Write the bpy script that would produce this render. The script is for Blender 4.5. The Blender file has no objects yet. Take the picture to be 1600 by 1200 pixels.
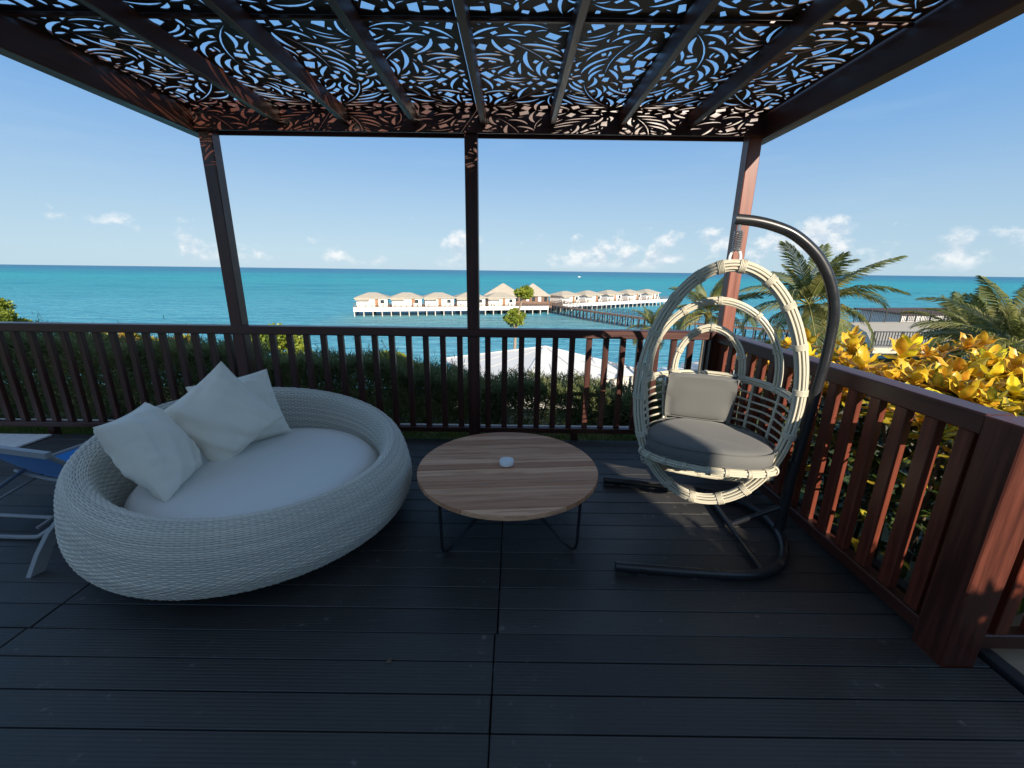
import bpy, bmesh, math, random
import numpy as np
from mathutils import Vector, Matrix
R = math.radians
scene = bpy.context.scene
COL = scene.collection

# ------------------------------------------------------------------ camera
CAM_H = 1.55
PITCH, ROLL, FPX = 15.35, math.degrees(math.atan(20 / 1600.0)), 645.0
cam_data = bpy.data.cameras.new('camera')
cam_data.sensor_width = 36.0
cam_data.lens = 36.0 * FPX / 1600.0
cam_data.clip_start = 0.05
cam_data.clip_end = 200000.0
cam = bpy.data.objects.new('camera', cam_data)
COL.objects.link(cam)
cam.matrix_world = (Matrix.Translation((0, 0, CAM_H)) @ Matrix.Rotation(R(90 - PITCH), 4, 'X')
                    @ Matrix.Rotation(R(ROLL), 4, 'Z'))
scene.camera = cam

# ------------------------------------------------------------------ sun and sky
SUN_SLOPE_X, SUN_SLOPE_Z = 0.335, 0.41          # per metre towards -Y
to_sun = Vector((SUN_SLOPE_X, -1.0, SUN_SLOPE_Z)).normalized()
sun_el = math.asin(to_sun.z)
sun_rot = math.atan2(to_sun.x, to_sun.y)
sd = bpy.data.lights.new('sun', 'SUN')
sd.energy = 5.0
sd.angle = R(0.5)
sd.color = (1.0, 0.89, 0.74)
sun = bpy.data.objects.new('sun', sd)
COL.objects.link(sun)
sun.rotation_euler = (-to_sun).to_track_quat('-Z', 'Y').to_euler()
sun.location = to_sun * 60

world = bpy.data.worlds.new('World')
scene.world = world
world.use_nodes = True
wn, wl = world.node_tree.nodes, world.node_tree.links
wn.clear()


def wnode(t, **kw):
    n = wn.new(t)
    for k, v in kw.items():
        setattr(n, k, v)
    return n


def wmath(op, a, b=None, c=None, clamp=False):
    n = wn.new('ShaderNodeMath')
    n.operation = op
    n.use_clamp = clamp
    for i, v in enumerate((a, b, c)):
        if v is None:
            continue
        if isinstance(v, (int, float)):
            n.inputs[i].default_value = v
        else:
            wl.new(v, n.inputs[i])
    return n.outputs[0]


sky = wnode('ShaderNodeTexSky', sky_type='NISHITA')
sky.sun_disc = False
sky.sun_elevation = sun_el
sky.sun_rotation = sun_rot
sky.altitude = 0
sky.air_density = 1.0
sky.dust_density = 0.2
sky.ozone_density = 1.5
# broken cumulus low over the whole horizon and thin veils above
tc = wnode('ShaderNodeTexCoord')
sep = wnode('ShaderNodeSeparateXYZ')
wl.new(tc.outputs['Generated'], sep.inputs[0])


CLOUD_TURN = -9.0


def cloud_noise(scale, zs, off, detail=6.0, rough=0.58):
    m = wnode('ShaderNodeMapping')
    m.inputs['Scale'].default_value = (scale, scale, scale * zs)
    m.inputs['Location'].default_value = off
    m.inputs['Rotation'].default_value = (0, 0, R(CLOUD_TURN))
    wl.new(tc.outputs['Generated'], m.inputs[0])
    n = wnode('ShaderNodeTexNoise')
    n.inputs['Scale'].default_value = 1.0
    n.inputs['Detail'].default_value = detail
    n.inputs['Roughness'].default_value = rough
    wl.new(m.outputs[0], n.inputs['Vector'])
    return n.outputs['Fac']


CO = (6.6, 9.3, 0.3)
n_big = cloud_noise(3.6, 1.5, (CO[0], CO[1], CO[2]), 2.0)
n_c = cloud_noise(13.0, 1.45, CO, 8.0, 0.6)
n_up = cloud_noise(13.0, 1.45, (CO[0] - 0.05, CO[1], CO[2] + 0.33), 5.0, 0.55)
elev = sep.outputs[2]


def wramp(val, a, b):
    n = wn.new('ShaderNodeMapRange')
    n.interpolation_type = 'SMOOTHSTEP'
    n.inputs['From Min'].default_value = a
    n.inputs['From Max'].default_value = b
    wl.new(val, n.inputs['Value'])
    return n.outputs[0]


band = wmath('MULTIPLY', wramp(elev, 0.165, 0.075), wramp(elev, -0.02, 0.01))
dens = wmath('ADD', wmath('MULTIPLY', n_c, 0.62), wmath('MULTIPLY', n_big, 0.62))
dens = wmath('ADD', dens, wmath('MULTIPLY', wmath('SUBTRACT', band, 1.0), 0.35))
cover = wramp(dens, 0.625, 0.745)
cover = wmath('MULTIPLY', cover, wramp(elev, 0.0, 0.03))
cover = wmath('MULTIPLY', cover, 0.86)
shade = wramp(wmath('SUBTRACT', n_c, n_up), -0.16, 0.13)
veil = wmath('MULTIPLY', wramp(cloud_noise(3.0, 7.0, (1.3, 4.2, 0.7), 5.0, 0.6), 0.52, 0.80), 0.12)
veil = wmath('MULTIPLY', veil, wramp(elev, 0.02, 0.16))
mixc = wnode('ShaderNodeMix', data_type='RGBA')
wl.new(shade, mixc.inputs[0])
mixc.inputs[6].default_value = (2.7, 3.3, 4.0, 1)
mixc.inputs[7].default_value = (4.9, 5.0, 5.0, 1)
hsv = wnode('ShaderNodeHueSaturation')
hsv.inputs['Saturation'].default_value = 0.55
hsv.inputs['Value'].default_value = 1.0
wl.new(sky.outputs[0], hsv.inputs['Color'])
# pale blue sea haze all round the horizon
m0 = wnode('ShaderNodeMix', data_type='RGBA')
wl.new(wmath('MULTIPLY', wramp(elev, 1.0, 0.40), 0.92), m0.inputs[0])
wl.new(hsv.outputs[0], m0.inputs[6])
hz = wnode('ShaderNodeMix', data_type='RGBA')
wl.new(wramp(elev, 0.0, 0.36), hz.inputs[0])
hz.inputs[6].default_value = (2.15, 3.1, 3.8, 1)
hz.inputs[7].default_value = (0.62, 1.80, 3.75, 1)
wl.new(hz.outputs[2], m0.inputs[7])
m1 = wnode('ShaderNodeMix', data_type='RGBA')
wl.new(cover, m1.inputs[0])
wl.new(m0.outputs[2], m1.inputs[6])
wl.new(mixc.outputs[2], m1.inputs[7])
m2 = wnode('ShaderNodeMix', data_type='RGBA')
wl.new(veil, m2.inputs[0])
wl.new(m1.outputs[2], m2.inputs[6])
m2.inputs[7].default_value = (3.2, 4.0, 4.6, 1)
bg = wnode('ShaderNodeBackground')
bg.inputs['Strength'].default_value = 0.135
wl.new(m2.outputs[2], bg.inputs['Color'])
wo = wnode('ShaderNodeOutputWorld')
wl.new(bg.outputs[0], wo.inputs[0])

scene.view_settings.view_transform = 'Standard'
scene.view_settings.look = 'None'
scene.view_settings.exposure = 0.58
scene.view_settings.gamma = 1.0
scene.view_settings.use_curve_mapping = False
scene.render.engine = 'CYCLES'
scene.cycles.use_denoising = True
scene.cycles.max_bounces = 6
scene.cycles.diffuse_bounces = 4
scene.cycles.transparent_max_bounces = 8
scene.cycles.sample_clamp_indirect = 6.0

# ------------------------------------------------------------------ helpers


def V(*a):
    return Vector(a)


def wloc(o):
    p = Vector((0, 0, 0))
    while o is not None:
        p += o.location
        o = o.parent
    return p


def tag(o, label=None, cat=None, group=None, kind=None):
    for k, v in (('label', label), ('category', cat), ('group', group), ('kind', kind)):
        if v:
            o[k] = v
    return o


def empty(name, loc=(0, 0, 0), label=None, cat=None, group=None, parent=None):
    o = bpy.data.objects.new(name, None)
    COL.objects.link(o)
    o.location = loc
    o.empty_display_size = 0.1
    o.parent = parent
    return tag(o, label, cat, group)


def inst(name, mesh, parent=None, mat4=None):
    o = bpy.data.objects.new(name, mesh)
    COL.objects.link(o)
    o.parent = parent
    if mat4 is not None:
        o.matrix_basis = mat4
    return o


def copy_tree(o, parent=None):
    c = o.copy()
    COL.objects.link(c)
    c.parent = parent
    for ch in list(o.children):
        copy_tree(ch, c)
    return c


class MB:
    """collects shapes for ONE mesh object"""

    def __init__(self):
        self.v, self.f, self.mi = [], [], []

    def add(self, vs, fs, mi=0):
        n = len(self.v)
        self.v += [tuple(p) for p in vs]
        self.f += [tuple(i + n for i in f) for f in fs]
        self.mi += [mi] * len(fs)
        return self

    def box(self, x0, x1, y0, y1, z0, z1, mi=0):
        vs = [(x, y, z) for z in (z0, z1) for y in (y0, y1) for x in (x0, x1)]
        return self.add(vs, [(0, 2, 3, 1), (4, 5, 7, 6), (0, 1, 5, 4), (2, 6, 7, 3), (0, 4, 6, 2), (1, 3, 7, 5)], mi)

    def bev(self, x0, x1, y0, y1, z0, z1, b=0.004, mi=0):
        """box with chamfered edges"""
        X, Y, Z = (x0, x1), (y0, y1), (z0, z1)
        bm = bmesh.new()
        bmesh.ops.create_cube(bm, size=1.0)
        for w in bm.verts:
            w.co = (X[w.co.x > 0], Y[w.co.y > 0], Z[w.co.z > 0])
        bmesh.ops.bevel(bm, geom=bm.edges[:], offset=b, segments=1, affect='EDGES')
        bm.verts.index_update()
        self.add([w.co[:] for w in bm.verts], [[w.index for w in f.verts] for f in bm.faces], mi)
        bm.free()
        return self

    def prism(self, pts, z0, z1, mi=0):
        n = len(pts)
        vs = [(p[0], p[1], z0) for p in pts] + [(p[0], p[1], z1) for p in pts]
        fs = [tuple(range(n - 1, -1, -1)), tuple(range(n, 2 * n))]
        fs += [(i, (i + 1) % n, n + (i + 1) % n, n + i) for i in range(n)]
        return self.add(vs, fs, mi)

    def beam(self, a, b, w, h, up=(0, 0, 1), mi=0):
        a, b = Vector(a), Vector(b)
        d = (b - a).normalized()
        s = d.cross(Vector(up)).normalized()
        u = s.cross(d)
        vs = []
        for p in (a, b):
            for i, j in ((-1, -1), (1, -1), (1, 1), (-1, 1)):
                vs.append(p + s * (i * w / 2) + u * (j * h / 2))
        return self.add(vs, [(0, 1, 2, 3), (7, 6, 5, 4), (0, 4, 5, 1), (1, 5, 6, 2), (2, 6, 7, 3), (3, 7, 4, 0)], mi)

    def tube(self, path, r, sides=8, closed=False, mi=0, caps=True, up=None):
        P = [Vector(p) for p in path]
        n = len(P)
        T = []
        for i in range(n):
            a = P[(i - 1) % n] if (closed or i > 0) else P[i]
            b = P[(i + 1) % n] if (closed or i < n - 1) else P[i]
            T.append((b - a).normalized())
        if up is None:
            ref = Vector((0, 0, 1)) if abs(T[0].z) < 0.9 else Vector((1, 0, 0))
            N = (ref - T[0] * ref.dot(T[0])).normalized()
        vs = []
        for i in range(n):
            if up is not None:
                N = (Vector(up) - T[i] * Vector(up).dot(T[i])).normalized()
            else:
                N = (N - T[i] * N.dot(T[i])).normalized()
            B = T[i].cross(N)
            rr = r[i] if isinstance(r, (list, tuple)) else r
            for k in range(sides):
                a = 2 * math.pi * k / sides
                vs.append(P[i] + N * (rr * math.cos(a)) + B * (rr * math.sin(a)))
        fs = []
        m = n if closed else n - 1
        for i in range(m):
            j = (i + 1) % n
            for k in range(sides):
                l = (k + 1) % sides
                fs.append((i * sides + k, i * sides + l, j * sides + l, j * sides + k))
        if caps and not closed:
            fs.append(tuple(range(sides - 1, -1, -1)))
            fs.append(tuple((n - 1) * sides + k for k in range(sides)))
        return self.add(vs, fs, mi)

    def lathe(self, prof, seg=24, c=(0, 0, 0), mi=0):
        vs, fs = [], []
        for r, z in prof:
            for k in range(seg):
                a = 2 * math.pi * k / seg
                vs.append((c[0] + r * math.cos(a), c[1] + r * math.sin(a), c[2] + z))
        for i in range(len(prof) - 1):
            for k in range(seg):
                l = (k + 1) % seg
                fs.append((i * seg + k, i * seg + l, (i + 1) * seg + l, (i + 1) * seg + k))
        fs.append(tuple(range(seg - 1, -1, -1)))
        fs.append(tuple((len(prof) - 1) * seg + k for k in range(seg)))
        return self.add(vs, fs, mi)

    def mesh(self, name, mats, smooth=False):
        me = bpy.data.meshes.new(name)
        me.from_pydata(self.v, [], self.f)
        for m in (mats if isinstance(mats, (list, tuple)) else [mats]):
            me.materials.append(m)
        if len(set(self.mi)) > 1:
            me.polygons.foreach_set('material_index', self.mi)
        if smooth:
            me.polygons.foreach_set('use_smooth', [True] * len(me.polygons))
        me.update()
        return me

    def build(self, name, mats, parent=None, smooth=False):
        if parent is not None:
            w = wloc(parent)
            self.v = [(p[0] - w.x, p[1] - w.y, p[2] - w.z) for p in self.v]
        me = self.mesh(name, mats, smooth)
        if smooth:
            try:
                me.set_sharp_from_angle(angle=R(40))
            except Exception:
                pass
        return inst(name, me, parent)


def np_mesh(name, verts, quads, mat, parent=None, smooth=False, uv=None, matidx=None):
    """verts (n,3) array, quads (m,4) array (or (m,3))"""
    verts = np.asarray(verts, dtype=np.float32)
    quads = np.asarray(quads, dtype=np.int32)
    if parent is not None:
        w = wloc(parent)
        verts = verts - np.array([w.x, w.y, w.z], dtype=np.float32)
    k = quads.shape[1]
    me = bpy.data.meshes.new(name)
    me.vertices.add(len(verts))
    me.vertices.foreach_set('co', verts.ravel())
    me.loops.add(quads.size)
    me.loops.foreach_set('vertex_index', quads.ravel())
    me.polygons.add(len(quads))
    me.polygons.foreach_set('loop_start', np.arange(0, quads.size, k, dtype=np.int32))
    if smooth:
        me.polygons.foreach_set('use_smooth', np.ones(len(quads), dtype=bool))
    for m in (mat if isinstance(mat, (list, tuple)) else [mat]):
        me.materials.append(m)
    if matidx is not None:
        me.polygons.foreach_set('material_index', np.asarray(matidx, dtype=np.int32))
    if uv is not None:
        l = me.uv_layers.new(name='uv')
        l.data.foreach_set('uv', np.asarray(uv, dtype=np.float32)[quads.ravel()].ravel())
    me.update(calc_edges=True)
    me.validate()
    return inst(name, me, parent)


# ------------------------------------------------------------------ materials
class Mat:
    def __init__(self, name, rough=0.6, spec=0.5, metal=0.0):
        self.m = bpy.data.materials.new(name)
        self.m.use_nodes = True
        self.n, self.l = self.m.node_tree.nodes, self.m.node_tree.links
        self.b = self.n['Principled BSDF']
        self.b.inputs['Roughness'].default_value = rough
        self.b.inputs['Specular IOR Level'].default_value = spec
        self.b.inputs['Metallic'].default_value = metal
        self.tc = self.n.new('ShaderNodeTexCoord')

    def noise(self, scale=(1, 1, 1), detail=4.0, rough=0.55, coord='Object', dist=0.0, off=(0, 0, 0)):
        mp = self.n.new('ShaderNodeMapping')
        mp.inputs['Scale'].default_value = scale if not isinstance(scale, (int, float)) else (scale,) * 3
        mp.inputs['Location'].default_value = off
        self.l.new(self.tc.outputs[coord], mp.inputs[0])
        t = self.n.new('ShaderNodeTexNoise')
        t.inputs['Scale'].default_value = 1.0
        t.inputs['Detail'].default_value = detail
        t.inputs['Roughness'].default_value = rough
        t.inputs['Distortion'].default_value = dist
        self.l.new(mp.outputs[0], t.inputs['Vector'])
        return t.outputs['Fac']

    def rng(self, val, a, b, c=0.0, d=1.0, smooth=True):
        n = self.n.new('ShaderNodeMapRange')
        if smooth:
            n.interpolation_type = 'SMOOTHSTEP'
        for k, v in zip(('From Min', 'From Max', 'To Min', 'To Max'), (a, b, c, d)):
            n.inputs[k].default_value = v
        self.l.new(val, n.inputs['Value'])
        return n.outputs[0]

    def math(self, op, a, b=None):
        n = self.n.new('ShaderNodeMath')
        n.operation = op
        for i, v in enumerate((a, b)):
            if v is None:
                continue
            if isinstance(v, (int, float)):
                n.inputs[i].default_value = v
            else:
                self.l.new(v, n.inputs[i])
        return n.outputs[0]

    def mix(self, fac, a, b, blend='MIX'):
        n = self.n.new('ShaderNodeMix')
        n.data_type = 'RGBA'
        n.blend_type = blend
        for i, v in ((0, fac), (6, a), (7, b)):
            if isinstance(v, (int, float)):
                n.inputs[i].default_value = v
            elif isinstance(v, (tuple, list)):
                n.inputs[i].default_value = tuple(v) + ((1,) if len(v) == 3 else ())
            else:
                self.l.new(v, n.inputs[i])
        return n.outputs[2]

    def ramp(self, val, stops):
        n = self.n.new('ShaderNodeValToRGB')
        e = n.color_ramp.elements
        while len(e) < len(stops):
            e.new(0.5)
        for k, (p, c) in zip(e, stops):
            k.position = p
            k.color = tuple(c) + (1,)
        self.l.new(val, n.inputs[0])
        return n.outputs[0]

    def color(self, c):
        if isinstance(c, (tuple, list)):
            self.b.inputs['Base Color'].default_value = tuple(c) + (1,)
        else:
            self.l.new(c, self.b.inputs['Base Color'])
        return self

    def rough(self, v):
        self.l.new(v, self.b.inputs['Roughness'])
        return self

    def bump(self, h, strength=0.3, dist=0.01):
        n = self.n.new('ShaderNodeBump')
        n.inputs['Strength'].default_value = strength
        n.inputs['Distance'].default_value = dist
        self.l.new(h, n.inputs['Height'])
        self.l.new(n.outputs[0], self.b.inputs['Normal'])
        return self

    def random(self):
        n = self.n.new('ShaderNodeObjectInfo')
        return n.outputs['Random']


def simple(name, col, rough=0.6, var=0.15, scale=8.0, bump=0.0, spec=0.5, metal=0.0, coord='Object'):
    m = Mat(name, rough, spec, metal)
    nz = m.noise(scale, 5.0, 0.6, coord)
    lo = tuple(max(0, c * (1 - var)) for c in col)
    hi = tuple(min(1, c * (1 + var)) for c in col)
    m.color(m.mix(nz, lo, hi))
    if bump:
        m.bump(nz, bump, 0.01)
    return m.m


def leaf_mat(name, c1, c2, c3=None, rough=0.5, trans=0.25, spec=0.4):
    m = Mat(name, rough, spec)
    geo = m.n.new('ShaderNodeNewGeometry')
    col = m.mix(geo.outputs['Random Per Island'], c1, c2)
    if c3:
        nz = m.noise(1.3, 3.0, 0.5, 'Object')
        col = m.mix(m.rng(nz, 0.45, 0.65), col, c3)
    m.color(col)
    t = m.n.new('ShaderNodeBsdfTranslucent')
    m.l.new(col, t.inputs['Color'])
    mx = m.n.new('ShaderNodeMixShader')
    mx.inputs[0].default_value = trans
    m.l.new(m.b.outputs[0], mx.inputs[1])
    m.l.new(t.outputs[0], mx.inputs[2])
    m.l.new(mx.outputs[0], m.n['Material Output'].inputs[0])
    return m.m


def wood_mat(name, grain_axis, base, dark, worn, wear=0.5):
    m = Mat(name, 0.3, 0.5)
    s = [30, 30, 30]
    s[grain_axis] = 1.6
    g = m.noise(tuple(s), 6.0, 0.65, 'Object', 0.4)
    blot = m.noise((2.2, 2.2, 2.2), 4.0, 0.6, 'Object')
    c = m.mix(m.rng(g, 0.35, 0.7), dark, base)
    fine = m.noise((9, 9, 9), 8.0, 0.75, 'Object', 0, (3, 1, 7))
    wmask = m.math('MULTIPLY', m.rng(fine, 0.60, 0.74), m.rng(blot, 0.5, 0.7))
    c = m.mix(m.math('MULTIPLY', wmask, wear), c, worn)
    m.color(c)
    m.rough(m.rng(g, 0.3, 0.7, 0.30, 0.48))
    m.bump(g, 0.08, 0.003)
    return m.m


WB, WD, WW = (0.082, 0.0215, 0.0125), (0.040, 0.0125, 0.009), (0.36, 0.2, 0.14)
M = {}
M['wood_x'] = wood_mat('painted_timber_x', 0, WB, WD, WW, 0.5)
M['wood_y'] = wood_mat('painted_timber_y', 1, WB, WD, WW, 0.5)
M['wood_z'] = wood_mat('painted_timber_z', 2, WB, WD, WW, 0.6)
M['wood_corner_z'] = wood_mat('corner_post_timber', 2, (0.110, 0.0265, 0.0135), (0.055, 0.0155, 0.010), WW, 0.7)  # in-between copy of the paint: some sunlight put into the corner post's colour
M['wood_sunlit_z'] = wood_mat('sunlit_timber_z', 2, (0.175, 0.037, 0.0165), (0.095, 0.022, 0.012), WW, 0.6)  # brighter copy of the railing paint: sunlight on the balusters put into colour
M['wood_dark_x'] = wood_mat('roof_timber_x', 0, (0.10, 0.030, 0.018), (0.06, 0.02, 0.013), (0.2, 0.11, 0.08), 0.4)
M['wood_dark_y'] = wood_mat('roof_timber_y', 1, (0.10, 0.030, 0.018), (0.06, 0.02, 0.013), (0.2, 0.11, 0.08), 0.4)
M['wood_worn_z'] = wood_mat('weathered_post_timber', 2, (0.24, 0.075, 0.045), (0.15, 0.045, 0.028), (0.42, 0.33, 0.27), 0.8)

# deck boards: grooved charcoal composite
m = Mat('deck_composite', 0.5, 0.5)
w = m.n.new('ShaderNodeTexWave')
w.bands_direction = 'Y'
w.inputs['Scale'].default_value = 1.0
mp = m.n.new('ShaderNodeMapping')
mp.inputs['Scale'].default_value = (1, 22.0, 1)
m.l.new(m.tc.outputs['Object'], mp.inputs[0])
m.l.new(mp.outputs[0], w.inputs['Vector'])
groove = m.rng(w.outputs['Fac'], 0.15, 0.45)
dust = m.noise((1.1, 1.1, 1.1), 6.0, 0.65, 'Generated')
dust2 = m.noise((3, 60, 1), 5.0, 0.7, 'Object')
geo = m.n.new('ShaderNodeNewGeometry')
mpw = m.n.new('ShaderNodeMapping')
mpw.inputs['Scale'].default_value = (1.3, 1.3, 1.3)
m.l.new(geo.outputs['Position'], mpw.inputs[0])
tw = m.n.new('ShaderNodeTexNoise')
tw.inputs['Scale'].default_value = 1.0
tw.inputs['Detail'].default_value = 6.0
tw.inputs['Roughness'].default_value = 0.65
m.l.new(mpw.outputs[0], tw.inputs['Vector'])
big = tw.outputs['Fac']
rnd = m.random()
c = m.mix(rnd, (0.025, 0.0245, 0.024), (0.049, 0.047, 0.045))
c = m.mix(m.rng(big, 0.5, 0.75, 0.0, 0.5), c, (0.080, 0.076, 0.070))
spk = m.n.new('ShaderNodeTexNoise')
spk.inputs['Scale'].default_value = 21.0
spk.inputs['Detail'].default_value = 3.0
m.l.new(geo.outputs['Position'], spk.inputs['Vector'])
c = m.mix(m.math('MULTIPLY', m.rng(spk.outputs['Fac'], 0.63, 0.73), m.rng(big, .45, .6, 0, .7)), c, (0.16, 0.15, 0.135))
c = m.mix(m.rng(dust2, 0.58, 0.8, 0.0, 0.5), c, (0.125, 0.12, 0.115))
m.color(c)
m.rough(m.rng(big, 0.35, 0.7, 0.40, 0.62))
bh = m.math('ADD', groove, m.math('MULTIPLY', dust2, 0.25))
m.bump(bh, 0.38, 0.003)
M['deck'] = m.m
M['deck_edge'] = simple('deck_trim', (0.03, 0.031, 0.034), 0.5, 0.3, 6)
M['joist'] = simple('joist_timber', (0.02, 0.018, 0.016), 0.8, 0.3, 6)

M['lattice'] = simple('lattice_board', (0.032, 0.017, 0.013), 0.55, 0.35, 5, 0.1)
m = Mat('wicker', 0.5, 0.4)
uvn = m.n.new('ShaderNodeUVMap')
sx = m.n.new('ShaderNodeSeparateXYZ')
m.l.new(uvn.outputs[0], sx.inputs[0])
wn1 = m.n.new('ShaderNodeTexWhiteNoise')
wn1.noise_dimensions = '1D'
m.l.new(m.math('FLOOR', sx.outputs[1]), wn1.inputs['W'])
cw = m.mix(wn1.outputs[0], (0.50, 0.465, 0.395), (0.71, 0.655, 0.55))
cw = m.mix(m.rng(m.noise(3.0, 3, 0.5), 0.35, 0.7, 0, 0.3), cw, (0.49, 0.465, 0.41))
cw = m.mix(m.rng(sx.outputs[0], 0.05, 0.45), (0.13, 0.125, 0.115), cw)      # shade between the strands painted in where the weave is low
m.color(cw)
M['wicker'] = m.m


def fabric(name, col, scale=700.0, var=0.1):
    m = Mat(name, 0.85, 0.2)
    a = m.noise((scale, scale * 0.15, scale * 0.5), 2.0, 0.6)
    b = m.noise(2.5, 3.0, 0.5)
    lo = tuple(c * (1 - var) for c in col)
    m.color(m.mix(m.math('MULTIPLY', m.math('ADD', a, b), 0.5), lo, col))
    m.bump(m.noise(scale * 0.6, 2.0, 0.6), 0.15, 0.001)
    m.b.inputs['Sheen Weight'].default_value = 0.15
    return m.m


M['pillow'] = fabric('pillow_linen', (0.90, 0.825, 0.70))
M['mattress'] = fabric('daybed_cushion_fabric', (0.80, 0.77, 0.71), 500, 0.06)
M['grey_fabric'] = fabric('grey_chair_fabric', (0.16, 0.16, 0.152), 600, 0.25)
M['blue_sling'] = fabric('blue_sling_fabric', (0.018, 0.20, 0.56), 400, 0.15)
M['white_plastic'] = simple('white_plastic', (0.78, 0.78, 0.76), 0.4, 0.04, 6)
M['alu'] = simple('grey_painted_tube', (0.27, 0.28, 0.29), 0.4, 0.1, 8)
m = Mat('rattan', 0.45, 0.4)
nz = m.noise((6, 6, 6), 4, 0.6)
gi = m.n.new('ShaderNodeNewGeometry')
m.color(m.mix(m.rng(nz, 0.3, 0.7), m.mix(gi.outputs['Random Per Island'], (0.50, 0.46, 0.35), (0.66, 0.615, 0.48)), (0.58, 0.54, 0.42)))
m.bump(m.noise((80, 80, 80), 3, 0.6), 0.1, 0.002)
M['rattan'] = m.m
m = Mat('black_powder_coat', 0.32, 0.5)
nz = m.noise(5, 5, 0.65)
m.color(m.mix(nz, (0.012, 0.013, 0.015), (0.022, 0.023, 0.026)))
m.rough(m.rng(nz, 0.3, 0.7, 0.24, 0.42))
m.bump(m.noise(250, 2, 0.5), 0.05, 0.001)
M['black'] = m.m
M['steel'] = simple('galvanised_steel', (0.55, 0.56, 0.57), 0.3, 0.12, 20, 0, 0.5, 0.9)
m = Mat('teak', 0.5, 0.22)
rn = m.random()
off = m.n.new('ShaderNodeCombineXYZ')
m.l.new(m.math('MULTIPLY', rn, 37.0), off.inputs[0])
m.l.new(m.math('MULTIPLY', rn, 11.0), off.inputs[1])
va = m.n.new('ShaderNodeVectorMath')
m.l.new(m.tc.outputs['Object'], va.inputs[0])
m.l.new(off.outputs[0], va.inputs[1])


def teak_noise(s, d, r, di=0.0):
    mp = m.n.new('ShaderNodeMapping')
    mp.inputs['Scale'].default_value = s
    m.l.new(va.outputs[0], mp.inputs[0])
    t = m.n.new('ShaderNodeTexNoise')
    t.inputs['Scale'].default_value = 1.0
    t.inputs['Detail'].default_value = d
    t.inputs['Roughness'].default_value = r
    t.inputs['Distortion'].default_value = di
    m.l.new(mp.outputs[0], t.inputs['Vector'])
    return t.outputs['Fac']


g1 = teak_noise((1.8, 26, 26), 5, 0.6, 0.6)
g2 = teak_noise((4, 160, 160), 3, 0.6)
c = m.mix(rn, (0.40, 0.165, 0.078), (0.76, 0.41, 0.235))
c = m.mix(m.rng(g1, 0.42, 0.70, 0, .75), c, (0.31, 0.135, 0.07))
c = m.mix(m.rng(g2, 0.5, 0.8, 0, 0.5), c, (0.68, 0.42, 0.26))
m.color(c)
m.rough(m.rng(g1, 0.3, 0.7, 0.42, 0.58))
m.bump(g2, 0.15, 0.001)
M['teak'] = m.m

M['kerb'] = simple('whitewashed_concrete', (0.72, 0.71, 0.68), 0.7, 0.08, 3, 0.1)
M['path'] = simple('sandy_concrete', (0.32, 0.25, 0.17), 0.85, 0.25, 4, 0.4)
M['plaster'] = simple('villa_plaster', (0.72, 0.69, 0.63), 0.8, 0.06, 2, 0.1)
M['white_paint'] = simple('white_paint', (0.86, 0.84, 0.79), 0.6, 0.05, 0.7)
M['thatch'] = simple('makuti_thatch', (0.45, 0.395, 0.31), 0.9, 0.28, 2.2, 0.6)
M['door_wood'] = simple('orange_door_timber', (0.33, 0.16, 0.075), 0.6, 0.2, 2)
M['pile_pale'] = simple('concrete_pile', (0.55, 0.51, 0.44), 0.8, 0.2, 1)
M['pile_dark'] = simple('dark_timber_pile', (0.06, 0.05, 0.045), 0.8, 0.3, 1)
M['boardwalk'] = simple('boardwalk_timber', (0.20, 0.12, 0.085), 0.8, 0.3, 1)
M['roof_white'] = simple('white_roof_membrane', (0.66, 0.66, 0.645), 0.65, 0.12, 0.9, 0.1)
M['roof_seam'] = simple('grey_roof_seam', (0.42, 0.42, 0.41), 0.6, 0.1, 2)
M['dark_metal'] = simple('dark_railing_metal', (0.03, 0.032, 0.036), 0.45, 0.2, 4)
M['window_dark'] = simple('window_glass', (0.03, 0.04, 0.045), 0.08, 0.1, 2)
M['terrace'] = simple('sandy_terrace_paving', (0.52, 0.46, 0.36), 0.85, 0.12, 0.9)
M['brownroof'] = simple('brown_roof_edge', (0.10, 0.05, 0.04), 0.7, 0.2, 2)
M['bark'] = simple('palm_bark', (0.30, 0.24, 0.17), 0.9, 0.35, 9, 0.6)
M['twig'] = simple('twig_bark', (0.10, 0.07, 0.045), 0.9, 0.3, 9, 0.4)
M['pool'] = simple('pool_water', (0.06, 0.33, 0.55), 0.08, 0.1, 1.2, 0.3)

m = Mat('ground_soil_grass', 0.95, 0.2)
a = m.noise(0.35, 6, 0.6)
b = m.noise(4.0, 6, 0.7)
c = m.mix(m.rng(a, 0.42, 0.6), (0.055, 0.085, 0.025), (0.20, 0.165, 0.10))
c = m.mix(m.rng(b, 0.4, 0.75, 0, 0.6), c, (0.035, 0.05, 0.018))
m.color(c)
m.bump(b, 0.7, 0.05)
M['ground'] = m.m

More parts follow.
